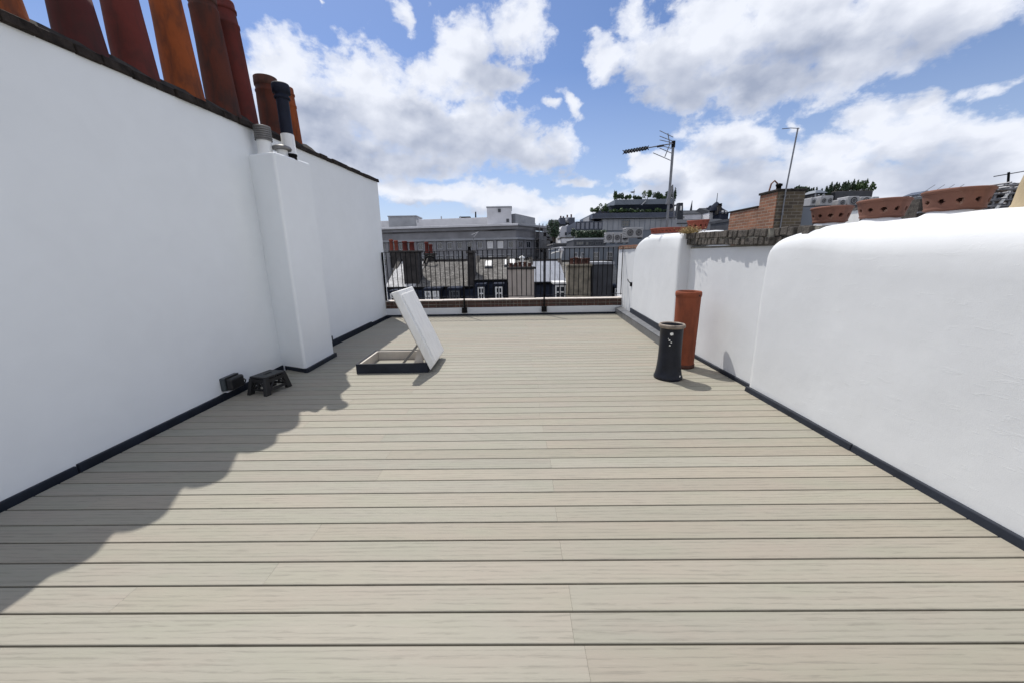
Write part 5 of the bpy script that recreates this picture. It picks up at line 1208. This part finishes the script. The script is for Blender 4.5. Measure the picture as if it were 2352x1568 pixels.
# ------------------------------------------------------------------ sun and sky
SUN = Vector((-.303, .492, 1.0)).normalized()             # direction towards the sun
EL = math.asin(SUN.z); AZ = math.atan2(SUN.x, SUN.y)
sd = bpy.data.lights.new('sun', 'SUN'); sd.energy = 3.2; sd.angle = math.radians(.53); sd.color = (1.0, .955, .88)
so = bpy.data.objects.new('sun', sd); C.objects.link(so); so.rotation_euler = (-SUN).to_track_quat('-Z', 'Y').to_euler(); so.location = (-8, 14, 28)
wd = bpy.data.worlds.new('World'); sc.world = wd; wd.use_nodes = True
nt = wd.node_tree; nt.nodes.clear()
out = N(nt, 'ShaderNodeOutputWorld'); bg = N(nt, 'ShaderNodeBackground'); nt.links.new(bg.outputs[0], out.inputs[0])
STR = 0.10; bg.inputs['Strength'].default_value = STR
sky = N(nt, 'ShaderNodeTexSky', sky_type='NISHITA'); sky.sun_disc = False; sky.sun_elevation = EL; sky.sun_rotation = AZ
sky.air_density = 1.0; sky.dust_density = 0.6; sky.ozone_density = 1.6; sky.altitude = 20
tc = N(nt, 'ShaderNodeTexCoord'); dirv = tc.outputs['Generated']
sp = N(nt, 'ShaderNodeSeparateXYZ'); nt.links.new(dirv, sp.inputs[0])
az = math_(nt, 'ARCTAN2', sp.outputs[0], sp.outputs[1]); el = math_(nt, 'ARCSINE', sp.outputs[2])
cb = N(nt, 'ShaderNodeCombineXYZ'); nt.links.new(az, cb.inputs[0]); nt.links.new(el, cb.inputs[1])
p0 = cb.outputs[0]
# stretch so that far, low clouds are finer and flatter, then warp the coordinates to break the outlines
def vnoise(scale, amp, detail, stretch=1.6):
    mp = N(nt, 'ShaderNodeMapping'); nt.links.new(p0, mp.inputs[0]); mp.inputs['Scale'].default_value = (1, stretch, 1)
    n = N(nt, 'ShaderNodeTexNoise'); nt.links.new(mp.outputs[0], n.inputs['Vector']); n.inputs['Scale'].default_value = scale; n.inputs['Detail'].default_value = detail; n.inputs['Roughness'].default_value = .6
    s = N(nt, 'ShaderNodeVectorMath', operation='SUBTRACT'); nt.links.new(n.outputs['Color'], s.inputs[0]); s.inputs[1].default_value = (.5, .5, .5)
    k = N(nt, 'ShaderNodeVectorMath', operation='MULTIPLY'); nt.links.new(s.outputs[0], k.inputs[0]); k.inputs[1].default_value = (amp, amp*.8, 0)
    return k.outputs[0]
ad = N(nt, 'ShaderNodeVectorMath', operation='ADD'); nt.links.new(p0, ad.inputs[0]); nt.links.new(vnoise(7, .11, 2), ad.inputs[1])
ad2 = N(nt, 'ShaderNodeVectorMath', operation='ADD'); nt.links.new(ad.outputs[0], ad2.inputs[0]); nt.links.new(vnoise(24, .035, 4), ad2.inputs[1])
pw = ad2.outputs[0]
WB=[(-0.497,0.367,0.091,0.053,-2.79),(-0.44,0.309,0.146,0.091,3.1),(-0.321,0.337,0.153,0.099,3.12),(-0.218,0.295,0.197,0.097,3.02),(-0.094,0.281,0.189,0.081,3.03),(0.055,0.248,0.118,0.051,3.04),(0.124,0.255,0.048,0.041,2.94),(-0.414,0.238,0.154,0.067,-3.01),(-0.285,0.216,0.22,0.041,-3.09),(-0.17,0.402,0.09,0.053,-2.8),(-0.087,0.442,0.091,0.057,-3.07),(-0.005,0.464,0.099,0.064,-3.04),(0.066,0.5,0.05,0.036,0.75),(-0.069,0.382,0.124,0.047,-3.12),(0.019,0.378,0.029,0.017,3.12),(-0.236,0.482,0.031,0.021,2.47),(0.151,0.338,0.037,0.018,2.43),(0.092,0.335,0.023,0.012,3.08),(-0.402,0.477,0.011,0.007,1.15),(-0.186,0.152,0.18,0.03,3.08),(-0.034,0.142,0.166,0.036,3.05),(-0.289,0.164,0.091,0.024,-3.1),(0.143,0.107,0.186,0.026,3.11),(0.168,0.174,0.058,0.012,-3.06),(0.231,0.415,0.059,0.039,2.92),(0.294,0.467,0.048,0.035,2.75),(0.375,0.404,0.119,0.068,2.86),(0.482,0.412,0.166,0.081,2.83),(0.606,0.396,0.169,0.074,2.93),(0.728,0.372,0.133,0.059,2.99),(0.819,0.352,0.064,0.039,2.95),(0.424,0.339,0.097,0.044,2.92),(0.335,0.34,0.057,0.031,2.94),(0.568,0.32,0.163,0.049,2.98),(0.68,0.321,0.118,0.06,3.03),(0.766,0.332,0.071,0.038,3.11),(0.503,0.225,0.102,0.06,2.87),(0.458,0.171,0.09,0.061,2.87),(0.346,0.19,0.068,0.038,2.99),(0.56,0.143,0.176,0.059,3.01),(0.672,0.169,0.09,0.052,2.84),(0.737,0.219,0.049,0.036,2.64),(0.785,0.237,0.029,0.018,2.1),(0.792,0.184,0.091,0.05,2.91),(0.868,0.18,0.068,0.039,2.85),(0.87,0.117,0.104,0.05,2.87),(0.741,0.122,0.134,0.044,2.98),(0.407,0.129,0.122,0.038,3.06),(0.25,0.109,0.115,0.028,3.09),(0.607,0.244,0.024,0.017,2.53),(0.861,0.244,0.036,0.015,-3.04),(0.29,0.222,0.018,0.013,2.93)]
GB=[(-0.197,0.328,0.075,0.03,3.08),(-0.436,0.3,0.075,0.041,3.13),(-0.388,0.232,0.155,0.04,-3.13),(0.57,0.302,0.141,0.036,3.01),(0.638,0.351,0.088,0.04,3.05),(0.494,0.222,0.06,0.032,2.91),(0.854,0.171,0.06,0.028,2.95)]
AB=[(-0.439,0.317,0.16,0.086,-3.06),(-0.238,0.294,0.236,0.105,3.09),(-0.041,0.29,0.17,0.089,3.09),(0.108,0.251,0.075,0.046,3.07),(-0.057,0.443,0.131,0.073,-2.97),(-0.186,0.152,0.277,0.03,-3.13),(0.375,0.404,0.137,0.075,2.88),(0.573,0.392,0.215,0.088,2.94),(0.747,0.355,0.144,0.065,2.99),(0.265,0.412,0.068,0.043,2.92),(0.496,0.218,0.111,0.065,2.89),(0.59,0.148,0.2,0.066,3.0),(0.794,0.17,0.117,0.061,2.95),(0.346,0.19,0.068,0.041,2.97)]

def field(blobs, sharp=1.0, vec=None):
    acc = None
    for (a, e, ra, rb, rot) in blobs:
        mp = N(nt, 'ShaderNodeMapping', vector_type='TEXTURE'); nt.links.new(vec or pw, mp.inputs[0])
        mp.inputs['Location'].default_value = (a, e, 0); mp.inputs['Rotation'].default_value = (0, 0, rot); mp.inputs['Scale'].default_value = (ra, rb, 1)
        l = N(nt, 'ShaderNodeVectorMath', operation='LENGTH'); nt.links.new(mp.outputs[0], l.inputs[0])
        v = math_(nt, 'SUBTRACT', 1.0, l.outputs['Value'])
        if ra*rb < .0022: v = math_(nt, 'MULTIPLY_ADD', v, .62, -.02)
        if acc is None: acc = v
        else:
            n = N(nt, 'ShaderNodeMath', operation='SMOOTH_MAX'); nt.links.new(acc, n.inputs[0]); nt.links.new(v, n.inputs[1]); n.inputs[2].default_value = .25; acc = n.outputs[0]
    return acc
white = field(WB); grey = field(GB)
up = N(nt, 'ShaderNodeVectorMath', operation='ADD'); nt.links.new(pw, up.inputs[0]); up.inputs[1].default_value = (-.022, .048, 0)
above = field(AB, vec=up.outputs[0])        # how much cloud lies between here and the sun
# unseen broken cumulus outside the view, made denser to add fill light
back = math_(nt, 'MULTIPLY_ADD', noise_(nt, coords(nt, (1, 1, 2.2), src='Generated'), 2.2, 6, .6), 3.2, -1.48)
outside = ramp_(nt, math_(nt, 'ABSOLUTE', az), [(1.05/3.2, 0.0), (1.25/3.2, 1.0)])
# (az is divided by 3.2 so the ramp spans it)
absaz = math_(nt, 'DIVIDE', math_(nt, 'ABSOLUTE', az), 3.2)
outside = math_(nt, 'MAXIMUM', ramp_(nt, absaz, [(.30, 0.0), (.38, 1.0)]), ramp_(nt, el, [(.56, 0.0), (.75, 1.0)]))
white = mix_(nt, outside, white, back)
mpd = N(nt, 'ShaderNodeMapping'); nt.links.new(p0, mpd.inputs[0]); mpd.inputs['Scale'].default_value = (1, 1.35, 1)
def nz(loc, s, d, r=.55, dist=0.0):
    m_ = N(nt, 'ShaderNodeMapping'); nt.links.new(p0, m_.inputs[0]); m_.inputs['Location'].default_value = loc; m_.inputs['Scale'].default_value = (1, 1.35, 1)
    return noise_(nt, m_.outputs[0], s, d, r, dist)
d1 = nz((0, 0, 0), 9, 9, .60, .25)
d2 = nz((3, 1, 0), 30, 6, .58, .2)
det = math_(nt, 'ADD', math_(nt, 'MULTIPLY', math_(nt, 'SUBTRACT', d1, .5), 2.05), math_(nt, 'MULTIPLY', math_(nt, 'SUBTRACT', d2, .5), .85))
dens = math_(nt, 'ADD', math_(nt, 'ADD', white, det), ramp_(nt, el, [(.06, .5), (.17, 0.0)]))
alpha = ramp_(nt, math_(nt, 'MULTIPLY_ADD', dens, .5, .5), [(.45, 0.0), (.515, .24), (.595, .72), (.74, 1.0)])
# shading: soft grey bases and thick hearts, bright billowing edges towards the sun
def lo(loc): return math_(nt, 'ADD', math_(nt, 'MULTIPLY', nz(loc, 8, 2, .5), .65), math_(nt, 'MULTIPLY', nz(loc, 20, 3, .5), .35))
relief = math_(nt, 'SUBTRACT', lo((0, 0, 0)), lo((.010, -.026, 0)))
thick = ramp_(nt, math_(nt, 'MULTIPLY_ADD', math_(nt, 'SUBTRACT', nz((5, 2, 0), 5, 3), .5), 1.0, white), [(.2, 0.0), (.9, 1.0)])
soft = math_(nt, 'ADD', math_(nt, 'MULTIPLY', math_(nt, 'SUBTRACT', nz((1, 7, 0), 6, 5, .55), .5), 1.3), math_(nt, 'MULTIPLY', math_(nt, 'SUBTRACT', d1, .5), .5))
self_ = ramp_(nt, math_(nt, 'ADD', above, soft), [(-.05, 0.0), (.25, .42), (.65, .88), (.9, 1.0)])
g2 = ramp_(nt, math_(nt, 'MULTIPLY_ADD', soft, 1.2, grey), [(-.0, 0.0), (.9, 1.0)])
shade = math_(nt, 'ADD', math_(nt, 'MULTIPLY', self_, .72), math_(nt, 'MULTIPLY', g2, .34))
shade = math_(nt, 'SUBTRACT', shade, math_(nt, 'MULTIPLY', relief, 1.3), clamp=True)
K = 1/STR
cl = mix_(nt, shade, (.655*K, .68*K, .745*K), (.275*K, .315*K, .415*K))
cl = mix_(nt, outside, cl, (.92*K, .92*K, .93*K))  # unseen clouds brightened to lift the light in the shade
# clear sky: slight tint, paler towards the horizon
hz = ramp_(nt, el, [(0.02, 1.0), (.16, .45), (.40, .0)])
blue = mix_(nt, 1.0, sky.outputs[0], (.66, .725, .89), 'MULTIPLY')
blue = mix_(nt, math_(nt, 'MULTIPLY', hz, .75), blue, (.46*K, .53*K, .67*K))
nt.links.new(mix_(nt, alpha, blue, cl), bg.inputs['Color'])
wd.cycles.sampling_method = 'MANUAL'; wd.cycles.sample_map_resolution = 1024

# ------------------------------------------------------------------ view
sc.view_settings.view_transform = 'Standard'; sc.view_settings.look = 'None'
sc.view_settings.exposure = 0.44; sc.view_settings.gamma = 1.0; sc.view_settings.use_curve_mapping = False
